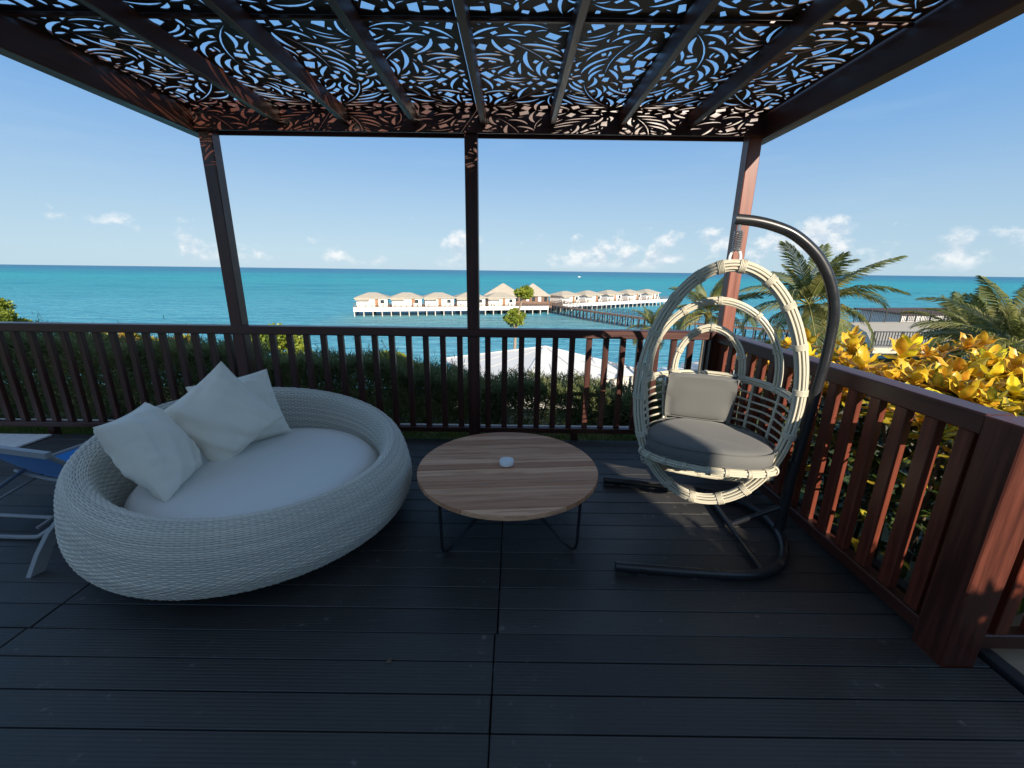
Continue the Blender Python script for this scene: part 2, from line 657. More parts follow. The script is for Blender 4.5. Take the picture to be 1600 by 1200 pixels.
M['needle'] = leaf_mat('hedge_needles', (0.115, 0.145, 0.055), (0.215, 0.245, 0.10), (0.26, 0.27, 0.10), 0.55, 0.32)
M['bush_lime'] = leaf_mat('lime_leaves', (0.20, 0.26, 0.03), (0.30, 0.33, 0.045), (0.13, 0.20, 0.03))
M['bush_green'] = leaf_mat('green_leaves', (0.08, 0.15, 0.025), (0.15, 0.22, 0.035), (0.22, 0.26, 0.05))
M['yellow_leaf'] = leaf_mat('yellow_leaves', (0.42, 0.33, 0.03), (0.26, 0.28, 0.04), (0.5, 0.16, 0.05))
M['palm_leaf'] = leaf_mat('palm_leaflets', (0.095, 0.125, 0.034), (0.185, 0.20, 0.055), (0.27, 0.25, 0.08), 0.42, 0.35)
M['palm_old'] = leaf_mat('yellowing_palm_leaflets', (0.30, 0.25, 0.07), (0.22, 0.22, 0.06), None, 0.5, 0.3)
M['palm_rib'] = simple('palm_midrib', (0.28, 0.27, 0.09), 0.5, 0.2, 3)

# ------------------------------------------------------------------ sea
m = Mat('sea_water', 0.16, 0.5)
geo = m.n.new('ShaderNodeNewGeometry')
sp = m.n.new('ShaderNodeSeparateXYZ')
m.l.new(geo.outputs['Position'], sp.inputs[0])
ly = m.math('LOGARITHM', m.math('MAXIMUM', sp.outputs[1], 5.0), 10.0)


def sea_noise(s, d=4, r=0.6, di=0.0, off=(0, 0, 0)):
    mp = m.n.new('ShaderNodeMapping')
    mp.inputs['Scale'].default_value = s
    mp.inputs['Location'].default_value = off
    m.l.new(geo.outputs['Position'], mp.inputs[0])
    t = m.n.new('ShaderNodeTexNoise')
    t.inputs['Scale'].default_value = 1.0
    t.inputs['Detail'].default_value = d
    t.inputs['Roughness'].default_value = r
    t.inputs['Distortion'].default_value = di
    m.l.new(mp.outputs[0], t.inputs['Vector'])
    return t.outputs['Fac']


big = sea_noise((0.0012, 0.0042, 1), 4, 0.55, 0.5)
mid = sea_noise((0.006, 0.022, 1), 4, 0.6, 0.3, (3, 9, 0))
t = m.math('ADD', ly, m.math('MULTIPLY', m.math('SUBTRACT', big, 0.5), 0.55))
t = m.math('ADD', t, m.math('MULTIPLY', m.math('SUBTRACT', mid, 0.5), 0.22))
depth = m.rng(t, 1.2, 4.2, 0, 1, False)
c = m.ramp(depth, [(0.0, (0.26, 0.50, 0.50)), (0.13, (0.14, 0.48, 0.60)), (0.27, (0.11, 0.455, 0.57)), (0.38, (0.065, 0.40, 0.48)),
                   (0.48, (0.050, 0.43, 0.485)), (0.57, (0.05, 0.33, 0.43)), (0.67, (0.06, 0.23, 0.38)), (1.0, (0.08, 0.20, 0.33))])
reef = sea_noise((0.012, 0.035, 1), 5, 0.65, 0.8, (11, 5, 0))
c = m.mix(m.rng(reef, 0.53, 0.68, 0, 0.6), c, (0.02, 0.24, 0.38))
streak = sea_noise((0.07, 0.5, 1), 5, 0.7, 0.4, (2, 4, 0))
chop = sea_noise((0.45, 1.6, 1), 4, 0.65, 0.5, (8, 3, 0))
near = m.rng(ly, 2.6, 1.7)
c = m.mix(m.rng(streak, 0.36, 0.60, 0.45, 0.0), c, (0.03, 0.26, 0.40))  # darker reflection of ripple streaks painted into the water colour
c = m.mix(m.math('MULTIPLY', m.rng(chop, 0.50, 0.72), m.math('MULTIPLY', near, 0.75)), c, (0.28, 0.58, 0.66))  # light catching the wave facets painted into the water colour
c = m.mix(m.math('MULTIPLY', m.rng(chop, 0.50, 0.30), m.math('MULTIPLY', near, 0.7)), c, (0.02, 0.24, 0.39))  # the darker sides of those waves painted in as well
# pale sandy shallows round the pier
sand = m.math('MULTIPLY', m.rng(sp.outputs[1], 66.0, 82.0), m.rng(sp.outputs[1], 104.0, 90.0))
c = m.mix(m.math('MULTIPLY', m.math('MULTIPLY', sand, m.rng(sp.outputs[0], -42.0, -26.0)), m.math('MULTIPLY', m.rng(sp.outputs[0], 30.0, 12.0), m.rng(mid, .3, .62, .15, .7))), c, (0.22, 0.40, 0.38))
m.color(c)
m.b.inputs['IOR'].default_value = 1.33
m.b.inputs['Specular IOR Level'].default_value = 0.06
w1 = sea_noise((0.9, 2.2, 1), 6, 0.62, 0.6)
w2 = sea_noise((0.16, 0.55, 1), 4, 0.6, 0.4, (5, 1, 0))
hh = m.math('ADD', m.math('MULTIPLY', w1, 0.35), m.math('MULTIPLY', w2, 1.1))
m.bump(hh, 1.0, 1.3)
dif = m.n.new('ShaderNodeBsdfDiffuse')
m.l.new(c, dif.inputs['Color'])
glo = m.n.new('ShaderNodeBsdfGlossy')
glo.inputs['Roughness'].default_value = 0.12
for sh_ in (dif, glo):
    m.l.new(m.b.inputs['Normal'].links[0].from_socket, sh_.inputs['Normal'])
mxs = m.n.new('ShaderNodeMixShader')
mxs.inputs[0].default_value = 0.13
m.l.new(dif.outputs[0], mxs.inputs[1])
m.l.new(glo.outputs[0], mxs.inputs[2])
m.l.new(mxs.outputs[0], m.n['Material Output'].inputs[0])
M['sea'] = m.m
SEA_Z = -8.3
mb = MB()
xs = [-60000, -6000, -600, -120, 0, 120, 600, 6000, 60000]
ys = [8, 60, 200, 800, 4000, 20000, 90000]
vs = [(x, y, SEA_Z) for y in ys for x in xs]
nx = len(xs)
mb.add(vs, [(j * nx + i, j * nx + i + 1, (j + 1) * nx + i + 1, (j + 1) * nx + i) for j in range(len(ys) - 1) for i in range(nx - 1)])
tag(mb.build('sea', M['sea']), 'turquoise sea with small ripples out to the horizon', None, None, 'structure')

# ------------------------------------------------------------------ ground


def ground_z(x, y):
    pts = [(-400, -0.35), (5.6, -0.35), (9.5, -3.9), (17, -5.2), (26, -6.0), (31, -8.3), (40, -10.5), (80, -14)]
    if x > 8:      # the shore comes forward on the right
        k = min(1.0, (x - 8) / 14.0)
        pts = [(a + (14 * k if a > 20 else 2 * k if a > 9 else 0), b) for a, b in pts]
    for (a, b), (c, d) in zip(pts, pts[1:]):
        if y <= c:
            t = (y - a) / (c - a)
            return b + (d - b) * t + 0.05 * math.sin(x * 1.3) * math.cos(y * 0.9)
    return pts[-1][1]


gx = [-300, -120, -60, -40, -30, -24, -20, -16, -13, -10, -8, -6, -4, -2, 0, 2, 4, 6, 8, 10, 13, 16, 20, 24, 30, 36, 44, 52, 60, 80, 120, 300]
gy = [-300, -100, -40, -20, -10, -4, 0, 3, 5, 5.6, 6.5, 7.5, 8.5, 9.5, 11, 13, 15, 17, 20, 23, 26, 28, 30, 32, 35, 38, 42, 48, 60, 80, 120]
vs = [(x, y, ground_z(x, y)) for y in gy for x in gx]
n = len(gx)
mb = MB()
mb.add(vs, [(j * n + i, j * n + i + 1, (j + 1) * n + i + 1, (j + 1) * n + i) for j in range(len(gy) - 1) for i in range(n - 1)])
tag(mb.build('ground', M['ground'], None, True), 'grassy soil sloping down from the deck to the shore', None, None, 'structure')

# sandy concrete path right of the deck
mb = MB()
mb.bev(2.075, 5.5, -2.0, 1.75, -0.4, -0.035, 0.01)
tag(mb.build('path', M['path']), 'sandy concrete path beside the deck edge', None, None, 'structure')

# ------------------------------------------------------------------ deck
DX = [-6.36, -4.24, -2.12, -0.05, 2.0]
PITCHB = 0.1365
DY1 = 3.655
mb = MB()
for y in np.arange(-1.9, 3.6, 0.45):
    mb.box(-6.3, 1.95, y, y + 0.06, -0.30, -0.032)
mb.box(-6.36, 1.99, 3.59, 3.63, -0.30, -0.034)
mb.box(-6.3, 1.95, -1.98, 3.58, -0.34, -0.305)
deck = tag(mb.build('deck', M['joist']), 'charcoal grooved composite deck under the pergola', None, None, 'structure')
boards = {}
rows = int((DY1 + 2.0) / PITCHB)
random.seed(4)
for ci in range(4):
    x0, x1 = DX[ci], DX[ci + 1]
    L = x1 - x0 - 0.006
    mbb = MB().bev(-L / 2, L / 2, -PITCHB / 2 + 0.0028, PITCHB / 2 - 0.0028, -0.024, 0.0, 0.0025)
    me = mbb.mesh('deck_board', M['deck'])
    for r in range(rows):
        y = DY1 - PITCHB * (r + 0.5)
        jog = 0.012 if y < 1.49 else 0.0
        o = inst('deck_board', me, deck)
        o.location = ((x0 + x1) / 2 - jog + random.uniform(-.001, .001), y, random.uniform(-.0012, .0012))
mb = MB().bev(2.012, 2.07, -2.0, 3.66, -0.2, 0.012, 0.004)
mb.build('edge_trim', M['deck_edge'], deck)
# lower platform seen through the balusters on the left
mb = MB()
for k in range(5):
    mb.bev(-4.5, -3.35, 3.98 + k * 0.142, 4.115 + k * 0.142, -0.08, -0.05, 0.003)
mb.box(-4.45, -3.4, 4.0, 4.65, -0.3, -0.085)
tag(mb.build('landing', M['deck']), 'small charcoal board landing outside the railing', None, None, 'structure')
mb = MB().box(-7.0, 2.0, 3.665, 3.998, -.36, -.07)
tag(mb.build('planting_strip', M['ground']), 'grassy strip of soil between deck and kerb', None, None, 'structure')
# white kerb outside the railing
mb = MB().bev(-7.0, 2.0, 4.00, 4.13, -0.36, -0.03, 0.008)
tag(mb.build('kerb', M['kerb']), 'white concrete kerb running outside the front railing', None, None, 'structure')

# ------------------------------------------------------------------ pergola
perg = empty('pergola', (-0.3, 3.7, 0), 'dark timber pergola with leaf-pattern lattice roof over the deck', 'pergola')
PY = 3.705
POSTS = [-2.45, -0.35, 1.90]
for i, x in enumerate(POSTS):
    mb = MB().bev(x - 0.052, x + 0.052, PY - 0.052, PY + 0.052, -0.33, 2.70, 0.006)
    mb.build('post', M['wood_worn_z'] if i == 2 else M['wood_z'], perg)
mb = MB().bev(-2.51, 1.955, PY - 0.075, PY - 0.0545, 2.585, 2.79, 0.004)
mb.bev(-2.51, 1.955, PY + 0.0545, PY + 0.075, 2.585, 2.79, 0.004)
mb.build('front_beam', M['wood_x'], perg)
for x in (-2.57, 2.0):
    mb = MB().bev(x - 0.05, x + 0.05, 1.10, PY + 0.12, 2.575, 2.775, 0.006)
    mb.build('side_beam', M['wood_dark_y'], perg)
RX = [-1.845 + 0.533 * i for i in range(7)]
for x in RX:
    mb = MB().bev(x - 0.021, x + 0.021, 1.16, PY - 0.078, 2.63, 2.735, 0.004)
    mb.build('rafter', M['wood_dark_y'], perg)
mb = MB().bev(-2.5, 1.94, 2.405, 2.428, 2.722, 2.738, 0.003)
mb.build('batten', M['wood_dark_x'], perg)
MB().bev(-2.515, 1.945, 1.10, 1.155, 2.58, 2.775, 0.004).build('back_beam', M['wood_dark_x'], perg)
for x in (-2.57, 2.0):
    MB().bev(x - 0.05, x + 0.05, 1.102, 1.202, -0.33, 2.573, 0.006).build('post', M['wood_z'], perg) if x < 0 else None


def lattice_mesh(PW=1.115, PD=1.245, seed=11):
    rng = random.Random(seed)
    res = 0.0025
    W, Hh = int(PW / res), int(PD / res)
    occ = np.zeros((Hh, W), dtype=bool)
    b = int(0.014 / res)
    occ[:b, :] = occ[-b:, :] = True
    occ[:, :b] = occ[:, -b:] = True
    holes = []

    def inside(poly, X, Y):
        r = np.zeros(X.shape, dtype=bool)
        n = len(poly)
        for i in range(n):
            x1, y1 = poly[i]
            x2, y2 = poly[(i + 1) % n]
            if y1 == y2:
                continue
            c = ((y1 > Y) != (y2 > Y)) & (X < (x2 - x1) * (Y - y1) / (y2 - y1) + x1)
            r ^= c
        return r

    def dilate(mk, k):
        o = mk.copy()
        for _ in range(k):
            p = o.copy()
            p[1:] |= o[:-1]
            p[:-1] |= o[1:]
            p[:, 1:] |= o[:, :-1]
            p[:, :-1] |= o[:, 1:]
            o = p
        return o

    def place(poly, k=2):
        P = np.array(poly)
        if P[:, 0].min() < 0.016 or P[:, 0].max() > PW - 0.016 or P[:, 1].min() < 0.016 or P[:, 1].max() > PD - 0.016:
            return False
        i0, i1 = int(P[:, 0].min() / res) - 5, int(P[:, 0].max() / res) + 6
        j0, j1 = int(P[:, 1].min() / res) - 5, int(P[:, 1].max() / res) + 6
        i0, j0, i1, j1 = max(i0, 0), max(j0, 0), min(i1, W), min(j1, Hh)
        X, Y = np.meshgrid((np.arange(i0, i1) + 0.5) * res, (np.arange(j0, j1) + 0.5) * res)
        mk = inside(poly, X, Y)
        if mk.sum() < 6:
            return False
        mk = dilate(mk, k)
        if (mk & occ[j0:j1, i0:i1]).any():
            return False
        occ[j0:j1, i0:i1] |= mk
        holes.append(poly)
        return True

    def crescent(p, ang, L, w, curl):
        """leaf slit starting at p, heading ang, length L, width w, bending by curl"""
        n = 6
        c = []
        x, y, a = p[0], p[1], ang
        for i in range(n + 1):
            c.append((x, y, a))
            x += math.cos(a) * L / n
            y += math.sin(a) * L / n
            a += curl / n
        left, right = [], []
        for i, (x, y, a) in enumerate(c):
            t = i / n
            ww = w * (math.sin(math.pi * min(1, t * 0.92 + 0.05)) ** 0.8) * (0.55 + 0.45 * (1 - t))
            left.append((x - math.sin(a) * ww, y + math.cos(a) * ww))
            right.append((x + math.sin(a) * ww * 0.25, y - math.cos(a) * ww * 0.25))
        return left + right[::-1]

    def frond(p, ang, L, curl, side_len):
        n = 8
        x, y, a = p[0], p[1], ang
        spine = []
        for i in range(n + 1):
            spine.append((x, y, a))
            x += math.cos(a) * L / n
            y += math.sin(a) * L / n
            a += curl / n
        w = 0.0045
        lft = [(x - math.sin(a) * w * math.sin(math.pi * min(1, .08 + i / n * .9)), y + math.cos(a) * w * math.sin(math.pi * min(1, .08 + i / n * .9))) for i, (x, y, a) in enumerate(spine)]
        rgt = [(x + math.sin(a) * w * math.sin(math.pi * min(1, .08 + i / n * .9)), y - math.cos(a) * w * math.sin(math.pi * min(1, .08 + i / n * .9))) for i, (x, y, a) in enumerate(spine)]
        place(lft + rgt[::-1], 2)
        for i in range(1, n):
            x, y, a = spine[i]
            t = i / n
            ll = side_len * (0.35 + 0.75 * math.sin(math.pi * (0.15 + 0.8 * t)))
            for s in (-1, 1):
                aa = a + s * 0.85
                q = (x + math.cos(a + s * 1.57) * 0.016, y + math.sin(a + s * 1.57) * 0.016)
                place(crescent(q, aa, ll * rng.uniform(.95, 1.3), 0.027, -s * rng.uniform(0.7, 1.3)))

    fr = [((0.10, 0.16), 0.35, 0.62, 0.9, 0.20), ((1.03, 0.10), 2.35, 0.55, -1.0, 0.20), ((0.12, 0.66), -0.55, 0.62, 1.0, 0.18),
          ((1.04, 0.60), 2.9, 0.52, 0.9, 0.19), ((0.08, 1.15), -0.5, 0.60, -0.6, 0.19), ((1.05, 1.16), 3.7, 0.55, 0.9, 0.20),
          ((0.55, 0.90), 1.9, 0.30, -1.2, 0.16)]
    for a in fr:
        frond(*a)

    def chip(p, s):
        a0 = rng.uniform(0, 6.28)
        asp = rng.uniform(0.5, 0.85)
        poly = []
        for q in range(4):
            a = math.pi / 4 + q * math.pi / 2 + rng.uniform(-.3, .3)
            xx, yy = math.cos(a) * s, math.sin(a) * s * asp
            poly.append((p[0] + xx * math.cos(a0) - yy * math.sin(a0), p[1] + xx * math.sin(a0) + yy * math.cos(a0)))
        place(poly)

    rp = lambda: (rng.uniform(.015, PW - .015), rng.uniform(.015, PD - .015))
    for k in range(160):      # long sweeping leaf slits
        place(crescent(rp(), rng.uniform(0, 6.28), rng.uniform(.16, .26), rng.uniform(.018, .026), rng.choice((-1, 1)) * rng.uniform(.6, 1.4)))
    for k in range(900):      # broad leaf chips
        chip(rp(), rng.uniform(0.045, 0.064))
    for k in range(2400):
        place(crescent(rp(), rng.uniform(0, 6.28), rng.uniform(.07, .16), rng.uniform(.016, .026), rng.choice((-1, 1)) * rng.uniform(.5, 1.4)))
    for k in range(2000):
        chip(rp(), rng.uniform(0.022, 0.038))
    for k in range(900):
        place(crescent(rp(), rng.uniform(0, 6.28), rng.uniform(.035, .07), rng.uniform(.009, .014), rng.uniform(-1.3, 1.3)))
    cu = bpy.data.curves.new('lattice', 'CURVE')
    cu.dimensions = '2D'
    cu.fill_mode = 'BOTH'
    cu.extrude = 0.0022
    for poly in [[(0.002, 0.002), (PW - .002, 0.002), (PW - .002, PD - .002), (0.002, PD - .002)]] + holes:
        s = cu.splines.new('POLY')
        s.points.add(len(poly) - 1)
        for pt, q in zip(s.points, poly):
            pt.co = (q[0] - PW / 2, q[1] - PD / 2, 0, 1)
        s.use_cyclic_u = True
    tmp = bpy.data.objects.new('tmp_lattice', cu)
    COL.objects.link(tmp)
    dg = bpy.context.evaluated_depsgraph_get()
    me = bpy.data.meshes.new_from_object(tmp.evaluated_get(dg))
    bpy.data.objects.remove(tmp)
    me.name = 'lattice_panel'
    me.materials.clear()
    me.materials.append(M['lattice'])
    return me


lat = lattice_mesh()
for r in range(2):
    for c in range(4):
        mir = -1 if (c + r) % 2 else 1
        mir2 = -1 if r % 2 else 1
        mat4 = Matrix.Translation((-1.97 + c * 1.117 + 0.0 + 0.3, 3.04 - r * 1.247 - 3.7, 2.7445)) @ Matrix.Diagonal((mir, mir2, 1, 1))
        inst('lattice_panel', lat, perg, mat4)

# ------------------------------------------------------------------ railings
RT = 1.05


def baluster_mesh(w, d, h, mat):
    return MB().bev(-w / 2, w / 2, -d / 2, d / 2, 0, h, 0.003).mesh('baluster', mat)


fr = empty('front_railing', (-2.0, PY, 0), 'dark red brown timber railing between deck and hedge facing the sea', 'railing')
mb = MB().bev(-6.5, 1.84, PY - 0.06, PY + 0.045, 0.975, RT, 0.006)
mb.build('top_rail', M['wood_x'], fr)
mb = MB().bev(-6.5, 1.84, PY - 0.035, PY + 0.03, 0.060, 0.108, 0.005)
mb.build('bottom_rail', M['wood_x'], fr)
bm1 = baluster_mesh(0.05, 0.042, 0.872, M['wood_z'])
spans = [(-6.5, POSTS[0] - .05), (POSTS[0] + .05, POSTS[1] - .05), (POSTS[1] + .05, POSTS[2] - .06)]
for a, b in spans:
    n = round((b - a) / 0.150)
    for i in range(n):
        x = a + (b - a) * (i + 0.5) / n
        o = inst('baluster', bm1, fr)
        o.location = (x + 2.0, 0, 0.1065)
for x in (-4.4, 0.60):
    MB().bev(x - 0.03, x + 0.03, PY - 0.03, PY + 0.03, -0.34, 0.0585, 0.003).build('rail_foot', M['wood_z'], fr)
MB().bev(1.752, 1.845, 3.62, 3.755, -0.33, 1.052, 0.004).build('end_post', M['wood_z'], fr)

rr = empty('side_railing', (1.84, 2.5, 0), 'timber railing along the croton bed, right of the hanging chair', 'railing')
RXC = 1.84
MB().bev(RXC - 0.052, RXC + 0.062, 1.472, 3.615, 0.965, RT, 0.006).build('top_rail', M['wood_y'], rr)
MB().bev(RXC - 0.035, RXC + 0.035, 1.472, 3.615, 0.03, 0.10, 0.005).build('bottom_rail', M['wood_y'], rr)
bm2 = baluster_mesh(0.042, 0.062, 0.87, M['wood_sunlit_z'])
nb = 15
for i in range(nb):
    y = 1.472 + (3.615 - 1.472) * (i + 0.55) / nb
    inst('baluster', bm2, rr).location = (0, y - 2.5, 0.098)
MB().bev(RXC - 0.065, RXC + 0.075, 1.335, 1.468, -0.33, 1.048, 0.005).build('corner_post', M['wood_corner_z'], rr)

ret = empty('return_railing', (2.6, 1.40, 0), 'short timber railing turning right from the thick corner post', 'railing')
MB().bev(1.918, 3.9, 1.35, 1.455, 0.965, RT - .003, 0.006).build('top_rail', M['wood_x'], ret)
MB().bev(1.918, 3.9, 1.375, 1.43, 0.05, 0.12, 0.005).build('bottom_rail', M['wood_x'], ret)
bm3 = baluster_mesh(0.055, 0.045, 0.85, M['wood_sunlit_z'])
for i in range(12):
    inst('baluster', bm3, ret).location = (2.035 + 0.152 * i - 2.6, 0, 0.118)
MB().bev(3.75, 3.88, 1.36, 1.49, -0.33, 0.963, 0.004).build('end_post', M['wood_z'], ret)

# ------------------------------------------------------------------ villa and hedge behind the viewpoint (they cast the shade)
vl = empty('villa', (0.0, -8.0, -0.3), 'two storey plastered villa behind the deck with glazed doors', 'building')
VY = -5.6
MB().box(-3.6, 3.74, -11, VY, -0.34, 5.9).build('wall', M['plaster'], vl)
MB().box(-3.7, 3.80, -11.1, VY + .06, 5.902, 6.12).build('roof', M['white_paint'], vl)
for k in range(2):
    x = -2.9 + k * 3.4
    d = MB().box(x, x + 2.4, VY + .002, VY + .06, -0.03, 2.2).build('sliding_door', M['white_paint'], vl)
    for px_ in (x + .08, x + 1.24):
        MB().box(px_, px_ + 1.08, VY + .062, VY + .07, 0.06, 2.12).build('pane', M['window_dark'], d)
    d = MB().box(x + .3, x + 2.1, VY + .002, VY + .06, 3.3, 4.6).build('window', M['white_paint'], vl)
    MB().box(x + 0.38, x + 2.02, VY + .062, VY + .07, 3.38, 4.52).build('pane', M['window_dark'], d)
tag(MB().box(-8.5, 2.0, -5.58, -2.02, -.4, -.03).build('patio', M['kerb']), 'pale paving between the deck and the villa', None, None, 'structure')

# ------------------------------------------------------------------ foliage helpers


def blades(base, dirs, length, width, rng, bend=0.0):
    """thin leaf quads (diamond-ish): base (n,3), dirs (n,3) unit, length (n,), width (n,)"""
    n = len(base)
    rv = rng.normal(size=(n, 3))
    side = np.cross(dirs, rv)
    side /= np.linalg.norm(side, axis=1, keepdims=True) + 1e-9
    L = length[:, None]
    Wd = width[:, None]
    nrm = np.cross(side, dirs)
    mid = base + dirs * L * 0.45 + nrm * L * bend
    tip = base + dirs * L
    v = np.stack([base, mid + side * Wd, tip, mid - side * Wd], axis=1).reshape(-1, 3)
    q = np.arange(n * 4).reshape(n, 4)
    return v, q


def rand_unit(rng, n, up=0.0):
    d = rng.normal(size=(n, 3))
    d[:, 2] += up
    return d / (np.linalg.norm(d, axis=1, keepdims=True) + 1e-9)


def leaf_cloud(seed, clumps, per, leaf=0.10, wid=0.03, up=0.3):
    """leaves around clump centres: clumps list of (x,y,z,r)"""
    rng = np.random.default_rng(seed)
    B, D, L, Wd = [], [], [], []
    for (x, y, z, r) in clumps:
        d = rand_unit(rng, per, 0.25)
        rad = r * (0.45 + 0.55 * rng.random(per) ** 0.4)
        B.append(np.array([x, y, z]) + d * rad[:, None] * np.array([1, 1, .85]))
        dd = d * 0.8 + rand_unit(rng, per, up)
        D.append(dd / np.linalg.norm(dd, axis=1, keepdims=True))
        L.append(leaf * rng.uniform(.6, 1.25, per))
        Wd.append(wid * rng.uniform(.7, 1.2, per))
    return blades(np.concatenate(B), np.concatenate(D), np.concatenate(L), np.concatenate(Wd), rng, 0.1)


def branch_paths(seed, base, tips, r0, mb):
    rnd_ = random.Random(seed)
    for t in tips:
        b, t = Vector(base), Vector(t)
        P = []
        for i in range(5):
            k = i / 4
            P.append(b.lerp(t, k) + Vector((rnd_.uniform(-.06, .06), rnd_.uniform(-.06, .06), 0.1 * math.sin(k * 3.14))) * (t - b).length * (0 if i in (0,) else .6))
        mb.tube(P, [r0 * (1 - .8 * i / 4) for i in range(5)], 5)


def tree(name, label, cat, base, top_z, rx, rz, mat, seed, nclump=26, per=260, leaf=0.10, wid=0.03, trunk_r=0.06, group=None, bark='twig'):
    """tapered trunk, limbs and a crown of leaf clumps"""
    t = empty(name, base, label, cat, group)
    rnd_ = random.Random(seed)
    cz = top_z - rz
    cl = []
    for i in range(nclump):
        a, u = rnd_.uniform(0, 6.28), rnd_.uniform(-.85, 1)
        rr_ = math.sqrt(max(0, 1 - u * u)) * rnd_.uniform(.45, .95)
        k = rnd_.uniform(.22, .38)
        cl.append((base[0] + rx * rr_ * math.cos(a), base[1] + rx * rr_ * math.sin(a), cz + rz * u * .8, min(rx, rz) * k))
    v, q = leaf_cloud(seed, cl, per, leaf, wid)
    o = np_mesh('crown', v, q, mat, t)
    o['kind'] = 'stuff'
    mb = MB()
    b = Vector(base)
    fork = Vector((base[0] + .05, base[1], cz - rz * .5))
    mb.tube([b, b.lerp(fork, .5) + Vector((.04, .02, 0)), fork], [trunk_r, trunk_r * .8, trunk_r * .6], 7)
    branch_paths(seed, fork, [c[:3] for c in cl[:12]], trunk_r * .5, mb)
    mb.build('trunk', M[bark], t, True)
    return t


# feathery hedge outside the front railing
rng = np.random.default_rng(5)


def hedge_top(x):
    base = np.interp(x, [-8, -5.0, -3.2, -2.0, -1.0, -0.3, 0.4, 1.2, 1.9], [0.80, 0.74, 0.60, 0.54, 0.39, 0.31, 0.25, 0.20, 0.24])
    return base + 0.05 * np.sin(x * 3.1) + 0.03 * np.sin(x * 7.7 + 1)


hd = empty('hedge', (-3, 4.7, -0.35), 'dark feathery green hedge growing just outside the front railing', 'hedge')
NB = 170000
hx = rng.uniform(-8.2, 1.9, NB)
tt = rng.random(NB)
hz = -0.33 + (hedge_top(hx) + 0.33) * (1 - (1 - tt) ** 1.7 * .97)
prof = np.sqrt(np.clip(1 - ((hz + 0.0) / (hedge_top(hx) + 0.12)) ** 2 * 0.75, 0.1, 1))
# thinner low down near the kerb where stems show
hy = 4.70 + (rng.random(NB) ** 0.6) * np.where(rng.random(NB) < .72, -1, 1) * 0.45 * prof
keep = ~((hz < -0.08) & (hy < 4.50) & (rng.random(NB) < .75))
keep &= ~((hx > -0.1) & (hx < 0.7) & (hz < 0.10) & (rng.random(NB) < .6))
hx, hy, hz = hx[keep], hy[keep], hz[keep]
n = len(hx)
d = rand_unit(rng, n, 0.75)
d[:, 1] -= 0.25
d /= np.linalg.norm(d, axis=1, keepdims=True)
v, q = blades(np.stack([hx, hy, hz], 1), d, rng.uniform(.05, .13, n), rng.uniform(.0034, .0064, n), rng, 0.08)
# loose shoots standing above the hedge
ns = 420
sx_ = rng.uniform(-8, 1.9, ns)
sx_ = np.where(rng.random(ns) < .45, rng.normal(-0.65, .28, ns), sx_)
shoots = []
for i in range(ns):
    b0 = np.array([sx_[i], 4.55 + rng.uniform(-.3, .3), float(hedge_top(sx_[i])) - .05])
    dd = np.array([rng.normal(0, .35), rng.normal(0, .25), 1.0])
    dd /= np.linalg.norm(dd)
    hL = rng.uniform(.10, .24) if rng.random() < .8 else rng.uniform(.2, .36)
    for k in range(12):
        p = b0 + dd * hL * k / 11
        e = dd * .9 + rng.normal(0, .45, 3)
        e /= np.linalg.norm(e)
        shoots.append((p, e))
vb, qb = blades(np.array([s[0] for s in shoots]), np.array([s[1] for s in shoots]), rng.uniform(.04, .09, len(shoots)), rng.uniform(.002, .0036, len(shoots)), rng, .05)
o = np_mesh('foliage', np.concatenate([v, vb]), np.concatenate([q, qb + len(v)]), M['needle'], hd)
o['kind'] = 'stuff'
mb = MB()
random.seed(8)
for i in range(46):
    x = random.uniform(-8, 1.8)
    tz = float(hedge_top(x))
    y0 = 4.6 + random.uniform(-.2, .2)
    pts = [(x, y0, -.36)]
    for k in range(1, 5):
        pts.append((x + random.uniform(-.1, .1) * k, y0 + random.uniform(-.09, .09) * k, -.36 + (tz + .30) * k / 4))
    mb.tube(pts, [.014, .012, .009, .006, .003], 5)
o = mb.build('stems', M['twig'], hd, True)
o['kind'] = 'stuff'

# grass at the foot of the railing
rng = np.random.default_rng(15)
ng = 16000
gxp, gyp = rng.uniform(-7.5, 2.0, ng), rng.uniform(4.15, 4.5, ng)
ng2 = 16000
gxp = np.concatenate([gxp, rng.uniform(-7, 1.8, ng2)])
gyp = np.concatenate([gyp, rng.uniform(3.70, 3.98, ng2)])
n = len(gxp)
gz0 = np.where(gyp < 4.0, -.08, -.35)
v, q = blades(np.stack([gxp, gyp, gz0], 1), rand_unit(rng, n, 2.0), np.where(gyp < 4.0, rng.uniform(.02, .06, n), rng.uniform(.10, .27, n)), rng.uniform(.003, .006, n), rng, .1)
o = np_mesh('grass', v, q, M['bush_green'])
tag(o, 'green grass tufts growing along the white kerb', 'grass', None, 'stuff')

